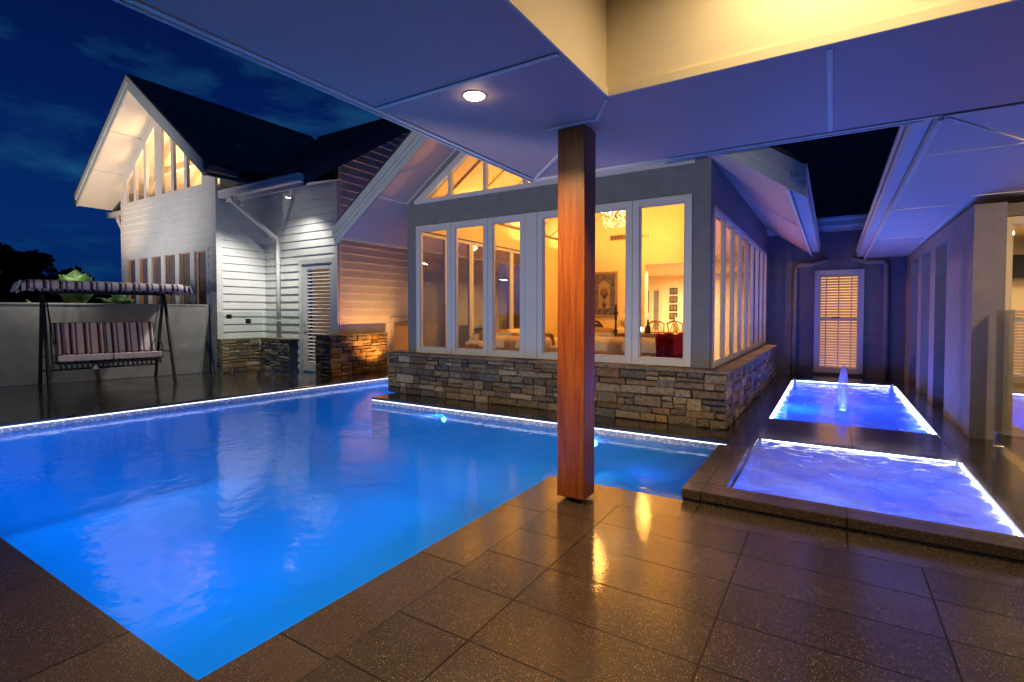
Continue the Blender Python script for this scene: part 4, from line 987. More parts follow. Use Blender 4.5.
# ================================================================== RIGHT WING, REAR WING
def right_wing():
    t = thing('rendered_wing', 'taupe rendered wing with tall recesses and wide blue lit eaves', 'house', (1.32, 7.55, 0))
    xw = 1.32
    segs = [(7.55, 9.10), (10.02, 10.50), (11.42, 11.85), (12.85, 13.6)]
    m = MB()
    for i, (a, b) in enumerate(segs):
        m.box(xw, xw + (.34 if i else .27), a, b, .001, 2.60)
    for a, b in ((9.10, 10.02), (10.50, 11.42), (11.85, 12.85)): m.box(xw + .001, xw + .34, a, b, 2.40, 2.60)
    m.box(xw + .271, 7.0, 7.80, 7.95, 2.48, 2.62); m.box(3.6, 7.0, 7.80, 7.95, .001, 2.48)
    obj('wall', m, 'stucco_light', t)
    T = L2W((xw + .30, 0, 0), Y, nX)
    for a, b in ((9.10, 10.02), (10.50, 11.42), (11.85, 12.85)): window(t, T, a + .002, b - .002, .02, 2.395, .06, -.03, .03)
    m = MB(); m.box(xw + .345, xw + .36, 8.6, 13.6, 0, 2.6); obj('dark_backing', m, 'dark_void', t)  # near-black sheet standing in for unlit depth behind the recess windows
    # soffit falling slightly towards the back
    zs = lambda y: 2.75 - .0174 * (y - 4.57)
    x0 = .60; y0 = 4.575; y1 = 13.55
    m = MB(); m.prism([(x0 + .03, y0, zs(y0) - .002), (7, y0, zs(y0) - .002), (7, y1, zs(y1)), (x0 - .03, y1, zs(y1))], (0, 0, .012)); obj('soffit', m, 'eave_paint', t)
    def strip(a, b, w=.022):
        a = Vector((*a, zs(a[1]) - .009)); b = Vector((*b, zs(b[1]) - .009)); d = (b - a).normalized(); s = Vector((-d.y, d.x, 0)) * w / 2
        q = MB().prism([a - s, b - s, b + s, a + s], (0, 0, .0085)); obj('cover_strip', q, 'bead', t)
    strip((x0 + .03, 5.55), (7, 5.55)); strip((x0, 8.0), (1.28, 8.0)); strip((x0, 10.6), (1.28, 10.6)); strip((1.30, 7.52), (1.30, 13.3), .03); strip((1.33, 7.53), (1.9, 7.53), .03); strip((.66, 4.62), (1.25, 5.5), .02)
    m = MB(); m.prism([(x0 - .002, y0, zs(y0) - .03), (x0 + .03, y0, zs(y0) - .03), (x0 + .0, y1, zs(y1) - .03), (x0 - .032, y1, zs(y1) - .03)], (0, 0, .26)); obj('fascia', m, 'bead', t)
    m = MB(); prof = [(-.004, .02), (-.02, .0), (-.12, .0), (-.14, .03), (-.135, .10), (-.155, .12), (-.155, .155), (-.14, .16), (-.125, .12), (-.004, .12)]
    A = [(x0 + dx, y0 - .02, zs(y0) + .03 + dz) for dx, dz in prof]; m.prism(A, (-.03, y1 - y0, zs(y1) - zs(y0))); obj('gutter', m, 'white_paint', t)
    m = MB(); m.quad((x0 - .12, y0 + .1, zs(y0) + .24), (x0 - .15, 14.5, zs(y1) + .24), (4.5, 14.5, 5.2), (4.5, y0 + .1, 5.2)); obj('roof', m, 'roof', t)
    # sliding door into the warm kitchen
    Td = L2W((0, 7.86, 0), X, nY)
    d = window(t, Td, 1.60, 2.75, .02, 2.475, .09, -.04, .04, 'cream', name='sliding_door'); window(t, Td, 2.72, 3.598, .02, 2.475, .09, -.12, -.045, 'cream', name='sliding_door')
    m = MB(); m.box(1.72, 6.0, 7.96, 12, .02, .05); obj('kitchen_floor', m, 'floor_in', t)
    m = MB(); m.box(1.66, 6.0, 11.2, 11.25, .05, 2.6); m.box(1.685, 1.70, 7.96, 11.2, .05, 2.6); m.box(1.66, 6.0, 7.96, 11.2, 2.6, 2.62); obj('kitchen_lining', m, 'cream', t)
    m = MB(); m.box(2.0, 5.6, 10.5, 11.19, .051, .9); obj('kitchen_bench', m, 'plaster', t)
    m = MB(); m.box(2.3, 3.6, 10.85, 11.19, 1.95, 2.30); obj('kitchen_cupboard', m, 'dark_void', t, bevel=.01)
right_wing()
lamp('kitchen_lamp', 'AREA', (3.2, 9.4, 2.5), 60, (1.0, .66, .30), .8)

def rear_wing():
    t = thing('rear_wing', 'rendered end building with one lit blind window behind the fountain pool', 'house', (.1, 13.62, 0))
    y = 13.62; W = (-.35, .59)
    m = MB(); m.box(-1.70, W[0], y, y + .2, -.1, 3.28); m.box(W[1], 1.95, y, y + .2, -.1, 3.28); m.box(*W, y, y + .2, 2.37, 3.28); m.box(*W, y, y + .2, -.1, .045); obj('wall', m, 'stucco_dark', t)
    T = L2W((0, y, 0), X, nY)
    window(t, T, W[0] + .002, W[1] - .002, .05, 2.365, .105, -.06, .04, 'trim', rail=1.26)
    b = MB(); z = .16
    while z < 2.25:
        b.hexa([(W[0] + .09, y + .115, z), (W[1] - .09, y + .115, z), (W[1] - .09, y + .145, z + .045), (W[0] + .09, y + .145, z + .045), (W[0] + .09, y + .112, z + .003), (W[1] - .09, y + .112, z + .003), (W[1] - .09, y + .142, z + .048), (W[0] + .09, y + .142, z + .048)]); z += .062
    for x in (-.12, .12, .36): b.box(x - .012, x + .012, y + .108, y + .111, .16, 2.26)
    obj('venetian_blind', b, 'blind', t)
    g = MB().quad((W[0], y + .32, .0), (W[1], y + .32, .0), (W[1], y + .32, 2.4), (W[0], y + .32, 2.4)); obj('lit_room', g, 'lit_blind', t)
    h = MB(); h.box(-.02, .14, y - .05, y - .041, 1.29, 1.31); obj('window_catch', h, 'black_metal', t)
    for s in (-1, 1):
        x = .12 + s * .86
        p = MB().tube([(x - s * .62, y - .06, 2.60), (x - s * .36, y - .06, 2.50), (x - s * .06, y - .06, 2.50), (x, y - .06, 2.44), (x, y - .06, 0.0)], .05, 12); obj('downpipe', p, 'stucco_light', t, smooth=True)
    m = MB(); prof = [(0, .0), (-.13, .0), (-.15, .04), (-.14, .15), (-.165, .18), (-.165, .23), (-.13, .24), (0, .20)]
    m.prism([(-1.7, y - .40 + a, 3.24 + b) for a, b in prof], (3.6, 0, 0)); m.box(-1.7, 1.9, y - .398, y, 3.225, 3.24); obj('gutter', m, 'white_paint', t)
    m = MB()
    for i in range(18):
        y0 = y - .35 + .5 * i; m.add([(-9, y0, 3.48 + .46 * i + .03), (9, y0, 3.48 + .46 * i + .03), (9, y0 + .5, 3.48 + .46 * i + .46), (-9, y0 + .5, 3.48 + .46 * i + .46), (-9, y0, 3.48 + .46 * i), (9, y0, 3.48 + .46 * i)], [(0, 1, 2, 3), (4, 5, 1, 0)])
    m.v = [(max(-1.9, min(x, 7)), a, b) for x, a, b in m.v]
    obj('roof', m, 'roof', t)
rear_wing()

# ================================================================== FOUNTAIN, MIST
def fountain():
    rnd = random.Random(4); m = MB(); n = 14
    prof = [(.11, 0), (.09, .06), (.080, .15), (.074, .28), (.066, .40), (.050, .52), (.026, .61), (.006, .66)]
    m.lathe((.16, 9.45, -.07), prof, n)
    m.v = [(x + rnd.uniform(-.007, .007), y + rnd.uniform(-.007, .007), z) for x, y, z in m.v]
    mt, nt, b = mat('water_spray'); nt.nodes.remove(b); out = nt.nodes['Material Output']
    tr = nt.nodes.new('ShaderNodeBsdfTransparent'); tl = nt.nodes.new('ShaderNodeBsdfTranslucent'); df = nt.nodes.new('ShaderNodeBsdfDiffuse')
    tl.inputs[0].default_value = (.5, .5, .8, 1); df.inputs[0].default_value = (.5, .5, .8, 1)
    a = nt.nodes.new('ShaderNodeMixShader'); nt.links.new(tl.outputs[0], a.inputs[1]); nt.links.new(df.outputs[0], a.inputs[2])
    mx = nt.nodes.new('ShaderNodeMixShader'); nt.links.new(tr.outputs[0], mx.inputs[1]); nt.links.new(a.outputs[0], mx.inputs[2])
    nt.links.new(ramp(nt, noise(nt, coords(nt, (1, 1, .25)), 26, 3), [(.3, (.35,) * 3), (.65, (.85,) * 3)]), mx.inputs[0])
    nt.links.new(mx.outputs[0], out.inputs[0])
    t = thing('fountain_jet', 'blue lit water jet rising from the middle of the far pool', 'fountain', (.16, 9.45, -.07))
    obj('water_column', m, mt, t, smooth=True)
    m = MB()
    for k in range(70):
        a = rnd.uniform(0, 6.28); q = rnd.uniform(.06, .30); m.octa((.16 + q * math.cos(a), 9.45 + q * math.sin(a), -.05 + rnd.uniform(0, .45) * (1 - q / .32)), rnd.uniform(.003, .007))
    obj('droplets', m, mt, t)
    m = MB().lathe((.16, 9.45, -.12), [(.04, 0), (.04, .03), (.02, .045)], 12); obj('nozzle', m, 'steel', t)
    lamp('fountain_lamp', 'SPOT', (.16, 9.25, -.15), 45, (.25, .35, 1), .03, (.16, 9.47, .5), R(60), .5)
fountain()

def spa_mist():
    m = MB(); m.box(-.672, 1.045, 4.12, 6.41, -.030, .15)
    mt = bpy.data.materials.new('spa_steam'); mt.use_nodes = True; nt = mt.node_tree; nt.nodes.remove(nt.nodes['Principled BSDF']); out = nt.nodes['Material Output']
    v = coords(nt); f = noise(nt, coords(nt, (1, 1.5, 1.6), (0, 0, .4)), 2.3, 5, .6, .6)
    sep = nt.nodes.new('ShaderNodeSeparateXYZ'); nt.links.new(v, sep.inputs[0])
    mr = nt.nodes.new('ShaderNodeMapRange'); mr.inputs['From Min'].default_value = -.05; mr.inputs['From Max'].default_value = .14; mr.inputs['To Min'].default_value = 1; mr.inputs['To Max'].default_value = 0
    nt.links.new(sep.outputs['Z'], mr.inputs[0])
    mu = nt.nodes.new('ShaderNodeMath'); mu.operation = 'MULTIPLY'; nt.links.new(ramp(nt, f, [(.42, (0,) * 3), (.66, (1,) * 3)]), mu.inputs[0]); nt.links.new(mr.outputs[0], mu.inputs[1])
    m2 = nt.nodes.new('ShaderNodeMath'); m2.operation = 'MULTIPLY'; m2.inputs[1].default_value = 3.5; nt.links.new(mu.outputs[0], m2.inputs[0])
    pv = nt.nodes.new('ShaderNodeVolumePrincipled'); pv.inputs['Color'].default_value = (.95, .93, 1, 1); nt.links.new(m2.outputs[0], pv.inputs['Density'])
    nt.links.new(pv.outputs[0], out.inputs['Volume'])
    o = obj('spa_steam', m, mt); tag(o, 'thin pale steam drifting over the raised spa', 'steam', kind='stuff')
spa_mist()

# ================================================================== GARDEN SWING
def garden_swing():
    a = Vector((-11.36, 3.28, 0)); b = Vector((-10.92, 5.05, 0)); u = Vector((.185, .983, 0)); ang = math.atan2(u.y, u.x)
    mid = Vector((-11.93, 4.27, 0))
    t = thing('garden_swing', 'two seat garden swing with striped canopy and cushions before grey wall', 'garden swing', tuple(mid), ang)
    # local frame: x along the swing, y backwards, z up
    hw = .93; fd = .74; zt = 1.78
    for s in (-1, 1):
        m = MB(); x = s * hw
        m.tube([(x, -fd, .02), (x, -.04, zt)], .031, 10); m.tube([(x, fd, .02), (x, .04, zt)], .031, 10); m.tube([(x, -.46, .62), (x, .46, .62)], .012, 8)
        m.tube([(x - .0, -fd, .0), (x, -fd, .03)], .032, 10); m.tube([(x, fd, .0), (x, fd, .03)], .032, 10)
        obj('side_frame', m, 'black_metal', t, local=True)
    m = MB(); m.tube([(-hw - .02, 0, zt), (hw + .02, 0, zt)], .024, 10); obj('top_rail', m, 'black_metal', t, local=True)
    m = MB().tube([(-hw, fd - .1, .30), (hw, fd - .1, .30)], .018, 8); obj('rear_rail', m, 'black_metal', t, local=True)
    # canopy: shallow curved sheet with a hanging valance
    n = 24; L = 1.24; vs = []; fs = []
    prof = [(-.66, 1.82), (-.665, 1.93), (-.60, 1.965), (-.30, 1.99), (0, 2.0), (.30, 1.99), (.60, 1.965), (.665, 1.93), (.66, 1.82)]
    rnd = random.Random(2)
    for i in range(n + 1):
        x = -L + 2 * L * i / n; e = max(0, abs(x) - (L - .12)) / .12
        for j, (y, z) in enumerate(prof):
            w = .006 * math.sin(x * 23 + j); vs.append((x, y * (1 - .04 * e) + w, z - .05 * e * e + (.01 * math.sin(x * 31) if j in (0, 8) else 0)))
    k = len(prof)
    for i in range(n):
        for j in range(k - 1): fs.append((i * k + j, (i + 1) * k + j, (i + 1) * k + j + 1, i * k + j + 1))
    m = MB().add(vs, fs); o = obj('canopy', m, 'stripes', t, smooth=True, local=True); md = o.modifiers.new('thick', 'SOLIDIFY'); md.thickness = .012
    m = MB()
    for s in (-1, 1):
        pts = []
        for j in range(13):
            y = -.66 + 1.32 * j / 12; pts.append((y, 1.80 + .03 * math.sin(j * 1.9)))
        x0 = s * (L + .0); x1 = s * (L + .05)
        for j in range(12):
            (y0, z0), (y1, z1) = pts[j], pts[j + 1]
            m.quad((x1, y0, z0), (x1, y1, z1), (x0, y1, 1.945), (x0, y0, 1.945))
    o = obj('end_valance', m, 'canvas_edge', t, local=True); md = o.modifiers.new('thick', 'SOLIDIFY'); md.thickness = .02
    m = MB()
    for s in (-1, 1): m.tube([(s * (L - .03), -.62, 1.90), (s * (L - .03), .62, 1.90)], .012, 8)
    for y in (-.62, .62): m.tube([(-L + .03, y, 1.90), (L - .03, y, 1.90)], .012, 8)
    m.tube([(-hw, 0, zt), (-hw, 0, 1.93)], .014, 8); m.tube([(hw, 0, zt), (hw, 0, 1.93)], .014, 8)
    obj('canopy_frame', m, 'black_metal', t, local=True)
    # hanging seat
    sw = .80
    m = MB()
    for s in (-1, 1):
        x = s * sw; m.tube([(s * (hw - .04), 0, zt), (x, -.16, .82)], .009, 6); m.tube([(s * (hw - .04), 0, zt), (x, .28, .98)], .009, 6)
        m.tube([(x, .26, .50), (x, .40, 1.20)], .014, 8); m.tube([(x, -.42, .52), (x, .26, .46)], .014, 8)
        m.tube([(x, .30, .84), (x, -.20, .84), (x, -.36, .80), (x, -.40, .72), (x, -.38, .52)], .015, 8)
    for y, z in ((-.42, .52), (.26, .46), (.40, 1.20)): m.tube([(-sw, y, z), (sw, y, z)], .014, 8)
    obj('seat_frame', m, 'black_metal', t, local=True)
    m = MB(); i = 0; x = -sw + .04
    while x < sw: m.box(x, x + .03, -.40, .25, .455, .470); m.box(x, x + .03, -.435, -.422, .40, .50); x += .075
    obj('seat_slats', m, 'black_metal', t, local=True)
    for s in (-1, 1):
        x0, x1 = (-sw + .02, -.012) if s < 0 else (.012, sw - .02)
        m = MB().hexa([(x0, -.46, .52), (x1, -.46, .52), (x1, .24, .48), (x0, .24, .48), (x0, -.47, .65), (x1, -.47, .65), (x1, .20, .61), (x0, .20, .61)])
        obj('seat_cushion', m, 'stripes', t, bevel=.035, local=True, seg=4, smooth=True)
        m = MB().hexa([(x0, -.478, .535), (x1, -.478, .535), (x1, -.462, .535), (x0, -.462, .535), (x0, -.490, .64), (x1, -.490, .64), (x1, -.472, .64), (x0, -.472, .64)])
        obj('cushion_edge', m, 'canvas_edge', t, bevel=.007, local=True)
        m = MB().hexa([(x0, .06, .63), (x1, .06, .63), (x1, .22, .60), (x0, .22, .60), (x0, .25, 1.22), (x1, .25, 1.22), (x1, .385, 1.18), (x0, .385, 1.18)])
        obj('back_cushion', m, 'stripes', t, bevel=.035, local=True, seg=4, smooth=True)
    m = MB(); m.box(-.30, -.22, -.43, -.427, .36, .44); m.box(.20, .28, -.43, -.427, .40, .45); obj('care_tag', m, 'canvas_edge', t, local=True)
garden_swing()

# ================================================================== PLANTS, TREES
def agave(x, y, z, s, seed, label):
    rnd = random.Random(seed); m = MB(); n = 11
    for i in range(n):
        a = 2.4 * i + rnd.uniform(-.25, .25); el = R(34 + 50 * i / n + rnd.uniform(-6, 6)); Ln = s * rnd.uniform(.75, 1.05); w0 = .20 * s
        d = Vector((math.cos(a) * math.cos(el), math.sin(a) * math.cos(el), math.sin(el))); side = Vector((-math.sin(a), math.cos(a), 0)); up = side.cross(d) * -1
        up = d.cross(side) * -1 if up.z < 0 else up
        vs = []; K = 9
        for k in range(K):
            q = k / (K - 1); w = w0 * (.45 + 1.0 * math.sin(math.pi * min(1, q * .9 + .12)) ** .8) * (1 if q < .75 else max(.02, 1 - ((q - .75) / .25) ** 1.6))
            c = Vector((x, y, z)) + d * Ln * q + Vector((0, 0, -.22 * s * q * q * math.cos(el)))
            vs += [c - side * w + up * w * .32, c - up * .006, c + side * w + up * w * .32]
        fs = []
        for k in range(K - 1):
            fs += [(k * 3, k * 3 + 1, k * 3 + 4, k * 3 + 3), (k * 3 + 1, k * 3 + 2, k * 3 + 5, k * 3 + 4)]
        m.add(vs, fs)
    t = thing('agave_plant', label, 'agave', (x, y, z), group='broad leaved agaves behind the grey garden wall')
    o = obj('leaves', m, 'leaf', t, smooth=True); md = o.modifiers.new('thick', 'SOLIDIFY'); md.thickness = .02
    st = MB().tube([(x, y, -.35), (x, y, z + .12)], [.09, .07], 10); obj('stem', st, 'bark', t)
agave(-13.75, 4.35, 1.55, .85, 3, 'pale green broad leaved agave over the grey wall, left half of swing canopy')
agave(-13.85, 5.2, 1.42, .6, 5, 'smaller agave over the grey wall, nearest the white house windows')
agave(-14.2, 3.75, 1.15, .55, 8, 'dim low agave over the grey wall near the left swing post')

def tree(x, y, h, r, label, seed, zb=-.35):
    rnd = random.Random(seed); t = thing('shade_tree', label, 'tree', (x, y, zb), group='dark trees on the skyline')
    m = MB(); m.tube([(x, y, zb), (x + .1, y, zb + h * .35), (x, y + .1, zb + h * .6)], [.028 * h, .02 * h, .012 * h], 8)
    C = []
    for i in range(9):
        a = rnd.uniform(0, 6.28); rr = r * rnd.uniform(.3, .85); c = Vector((x + math.cos(a) * rr, y + math.sin(a) * rr, zb + h * rnd.uniform(.5, .9))); C.append((c, r * rnd.uniform(.28, .5)))
        m.tube([(x, y, zb + h * .45), tuple((Vector((x, y, zb + h * .55)) + c) / 2), tuple(c)], [.012 * h, .008 * h, .004 * h], 6)
    obj('trunk', m, 'bark', t)
    l = MB()
    for c, q in C:
        for i in range(420):
            v = Vector((rnd.gauss(0, 1), rnd.gauss(0, 1), rnd.gauss(0, 1))).normalized() * q * rnd.uniform(.35, 1.08) ** .6; v.z *= .62
            p = c + v; s = rnd.uniform(.05, .13) * r * .55; e = Vector((rnd.gauss(0, 1), rnd.gauss(0, 1), rnd.gauss(0, 1))).normalized(); f = e.orthogonal()
            l.add([p + e * s, p + f * s * .5, p - e * s, p - f * s * .5], [(0, 1, 2, 3)])
    obj('crown', l, 'leaf_dark', t)
tree(-40, 8.2, 5.6, 3.0, 'tallest dark tree on the skyline at the photo\'s left edge', 1); tree(-42, 11.6, 5.2, 2.0, 'dark open tree on the skyline above the left end of the swing canopy', 2); tree(-44, 5.0, 6.2, 3.4, 'dark tree at the far left beyond the grey wall', 3)
tree(-38, 12.8, 3.6, 1.6, 'low dark tree on the skyline just left of the pale agave', 4)
def hedge():
    rnd = random.Random(9); l = MB()
    for i in range(9000):
        y = rnd.uniform(-6, 19); x = -34 + rnd.uniform(-.9, .9); hz = 2.9 + .5 * math.sin(y * 1.3) + .3 * math.sin(y * 3.1); z = rnd.uniform(-.3, hz)
        s = rnd.uniform(.12, .32); e = Vector((rnd.gauss(0, 1), rnd.gauss(0, 1), rnd.gauss(0, 1))).normalized(); f = e.orthogonal(); p = Vector((x, y, z))
        l.add([p + e * s, p + f * s * .6, p - e * s, p - f * s * .6], [(0, 1, 2, 3)])
    solo('hedge', l, 'leaf_dark', 'long black hedge far beyond the grey garden wall', 'hedge', loc=(-34, 6, -.3))
hedge()

# ================================================================== INSIDE THE SUNROOM
FZ = .10
def sofa(x, y, rot, w, label, h=.93, seats=2):
    t = thing('sofa', label, 'sofa', (x, y, FZ), rot, 'beige sofas in the sunroom')
    m = MB(); m.box(-w / 2, w / 2, -.42, .45, .08, .42); obj('base', m, 'sofa', t, bevel=.03, local=True)
    m = MB(); m.hexa([(-w / 2, -.48, .10), (w / 2, -.48, .10), (w / 2, -.25, .42), (-w / 2, -.25, .42), (-w / 2, -.52, h - .1), (w / 2, -.52, h - .1), (w / 2, -.26, h), (-w / 2, -.26, h)]); obj('backrest', m, 'sofa', t, bevel=.09, local=True, seg=4, smooth=True)
    for s in (-1, 1):
        m = MB(); x0, x1 = (w / 2 - .02, w / 2 + .2) if s > 0 else (-w / 2 - .2, -w / 2 + .02); m.box(x0, x1, -.47, .45, .08, h - .16); obj('armrest', m, 'sofa', t, bevel=.09, local=True, seg=4, smooth=True)
    for i in range(seats):
        cw = w / seats; x0 = -w / 2 + cw * i; m = MB(); m.box(x0 + .01, x0 + cw - .01, -.22, .46, .425, .56); obj('seat_cushion', m, 'sofa', t, bevel=.05, local=True, seg=3, smooth=True)
        m = MB(); m.hexa([(x0 + .03, -.24, .565), (x0 + cw - .03, -.24, .565), (x0 + cw - .03, -.02, .565), (x0 + .03, -.02, .565), (x0 + .03, -.28, h + .04), (x0 + cw - .03, -.28, h + .04), (x0 + cw - .03, -.16, h + .02), (x0 + .03, -.16, h + .02)])
        obj('back_cushion', m, 'sofa_dark' if (i % 2) else 'sofa', t, bevel=.05, local=True, seg=4, smooth=True)
    m = MB()
    for sx in (-1, 1):
        for sy in (-.36, .38): m.box(sx * (w / 2 - .06) - .03, sx * (w / 2 - .06) + .03, sy - .03, sy + .03, .001, .079)
    obj('feet', m, 'wood_in', t, local=True)
sofa(-5.55, 9.0, R(-90), 1.9, 'beige sofa along the left windows of the sunroom')
sofa(-4.55, 7.85, 0, 1.25, 'beige sofa with dark cushion just inside the left front windows')
sofa(-2.95, 8.05, 0, 1.6, 'beige sofa behind the right front window, red throw over its end', .95, 2)
sofa(-4.0, 10.4, R(180), 1.5, 'beige sofa in the middle of the sunroom below the framed panel', .95)
def throw():
    n = 14; vs = []; fs = []
    path = [(-.02, .40), (0, .70), (.02, .92), (.05, .985), (.15, 1.0), (.26, .985), (.33, .93), (.36, .66)]
    x0, x1 = -2.20, -1.62; y0 = 7.50
    for i in range(n + 1):
        x = x0 + (x1 - x0) * i / n
        for j, (dy, z) in enumerate(path): vs.append((x + .012 * math.sin(j * 2.1 + i), y0 + dy + .010 * math.sin(x * 40 + j), z + FZ + .012 * math.sin(x * 33)))
    k = len(path)
    for i in range(n):
        for j in range(k - 1): fs.append((i * k + j, (i + 1) * k + j, (i + 1) * k + j + 1, i * k + j + 1))
    o = solo('throw_blanket', MB().add(vs, fs), 'throw', 'deep red throw hanging over the back of the right sofa', 'throw', loc=(-2.06, 7.5, .5), smooth=True)
    md = o.modifiers.new('thick', 'SOLIDIFY'); md.thickness = .02
throw()
YB = SB - .145
def framed_panel():
    x0, x1, z0, z1 = -5.64, -4.90, 1.28, 2.52; t = thing('framed_panel', 'tall ornate panel in a gilt frame on the yellow sunroom wall', 'wall art', (x0, YB, z0))
    m = MB(); w = .07; m.box(x0, x0 + w, YB - .05, YB - .002, z0, z1); m.box(x1 - w, x1, YB - .05, YB - .002, z0, z1); m.box(x0 + w, x1 - w, YB - .05, YB - .002, z0, z0 + w); m.box(x0 + w, x1 - w, YB - .05, YB - .002, z1 - w, z1); obj('frame', m, 'gold', t, bevel=.012)
    m = MB(); m.box(x0 + w, x1 - w, YB - .03, YB - .003, z0 + w, z1 - w); obj('panel', m, 'art', t)
    m = MB(); c = (x0 + x1) / 2; P = [(c - .17, 1.52)] + [(c + .17 * math.cos(math.pi - math.pi * k / 12), 2.10 + .17 * math.sin(math.pi * k / 12)) for k in range(13)] + [(c + .17, 1.52)]
    m.prism([(x, YB - .034, z) for x, z in P], (0, .006, 0)); obj('arched_field', m, 'gold', t)
    m = MB(); m.tube([(c, YB - .04, 1.55), (c, YB - .04, 1.95)], .010, 6)
    for k in range(7): a = math.pi * k / 6; m.tube([(c, YB - .04, 1.78), (c + .10 * math.cos(a), YB - .04, 1.90 + .10 * math.sin(a))], .007, 6); m.octa((c + .10 * math.cos(a), YB - .04, 1.92 + .12 * math.sin(a)), .025)
    m.prism([(c - .06, YB - .04, 1.66), (c + .06, YB - .04, 1.66), (c + .035, YB - .04, 1.54), (c - .035, YB - .04, 1.54)], (0, .008, 0)); obj('vase_motif', m, 'iron', t)
framed_panel()
for x, z, label in ((-4.80, 3.42, 'dark slotted air grille high on the yellow wall, left of the chandelier'), (-4.15, 3.40, 'pale air grille high on the yellow wall above the dining opening')):
    t = thing('air_grille', label, 'air grille', (x, YB, z), group='air grilles on the yellow wall'); dark = x < -4.5
    m = MB(); m.box(x - .32 if dark else x - .15, x + .15, YB - .015, YB - .002, z - .07, z + .07); obj('grille_frame', m, 'gold' if dark else 'blind', t, bevel=.004)
    m = MB(); k = x - .29 if dark else x - .13
    while k < x + .11: m.box(k, k + .018, YB - .019, YB - .016, z - .045, z + .045); k += .04
    obj('slot', m, 'iron' if dark else 'gold', t)
def candlestick():
    x, y = -3.58, 9.55; t = thing('candle_stand', 'tall dark turned candle stand behind the right sofa', 'candle stand', (x, y, .62))
    side_table(x + .35, y + .05)
    m = MB().lathe((x, y, .62), [(.10, 0), (.10, .03), (.04, .07), (.025, .12), (.045, .18), (.05, .24), (.02, .30), (.02, .36), (.045, .42), (.02, .48), (.018, .62), (.028, .66), (.015, .72), (.05, .78), (.05, .80)], 16); obj('stem', m, 'iron', t, smooth=True)
    m = MB().lathe((x, y, 1.42), [(.022, 0), (.022, .14), (.004, .15)], 12); obj('candle', m, 'iron', t, smooth=True)
def side_table(x, y):
    t = thing('side_table', 'wooden console table behind the right sofa', 'table', (x, y, FZ))
    m = MB(); m.box(x - .62, x + .62, y - .2, y + .2, .585, .62); obj('table_top', m, 'wood_in', t, bevel=.006)
    for sx in (-.56, .56):
        for sy in (-.15, .15): m = MB(); m.box(x + sx - .025, x + sx + .025, y + sy - .025, y + sy + .025, FZ + .001, .584); obj('leg', m, 'wood_in', t)
candlestick()
def bust():
    x, y = -3.33, 9.55; t = thing('bust', 'pale cream ceramic bust on the console table beside the window frame', 'ornament', (x, y, .62))
    m = MB().lathe((x, y, .62), [(.12, 0), (.12, .05), (.07, .08), (.06, .14), (.15, .22), (.17, .30), (.13, .38), (.07, .42), (.06, .47), (.11, .52), (.15, .58), (.16, .66), (.10, .72), (.02, .74)], 20); obj('body', m, 'plaster', t, smooth=True)
bust()
def table_lamp():
    x, y = -2.96, 9.6; t = thing('table_lamp', 'dark column table lamp with small glowing shade beside the window frame', 'lamp', (x, y, .62))
    m = MB().lathe((x, y, .62), [(.10, 0), (.09, .03), (.05, .07), (.07, .15), (.075, .30), (.05, .44), (.055, .5), (.02, .56), (.015, .68)], 16); obj('stem', m, 'iron', t, smooth=True)
    m = MB().lathe((x, y, 1.27), [(.075, 0), (.05, .13)], 16); obj('lamp_shade', m, 'shade', t, smooth=True)
table_lamp()
def chandelier():
    x, y, z = -3.85, 10.3, 3.42; t = thing('chandelier', 'glittering crystal chandelier hanging from the raked sunroom ceiling', 'chandelier', (x, y, z)); rnd = random.Random(5)
    m = MB().tube([(x, y, z + .30), (x, y, 4.95)], .010, 8); m.lathe((x, y, z - .05), [(.02, 0), (.05, .05), (.03, .2), (.015, .38)], 12)
    for k in range(8):
        a = k * math.pi / 4; c, s = math.cos(a), math.sin(a); m.tube([(x, y, z + .05), (x + c * .15, y + s * .15, z - .03), (x + c * .3, y + s * .3, z + .03), (x + c * .33, y + s * .33, z + .10)], .008, 6)
    obj('arms', m, 'gold', t, smooth=True)
    m = MB()
    for k in range(240):
        a = rnd.uniform(0, 6.28); q = rnd.uniform(.05, 1) ** .5 * .30; zz = z + rnd.uniform(-.22, .26) * (1 - q * .8) - .03
        m.octa((x + q * math.cos(a), y + q * math.sin(a), zz), rnd.uniform(.009, .02), rnd.uniform(.014, .035))
    obj('crystals', m, 'crystal', t)
    for k in range(8):
        a = k * math.pi / 4; p = (x + .33 * math.cos(a), y + .33 * math.sin(a), z + .11); m = MB().lathe(p, [(.010, 0), (.017, .03), (.004, .07)], 8); obj('bulb', m, 'bulb_warm', t, smooth=True)
chandelier()
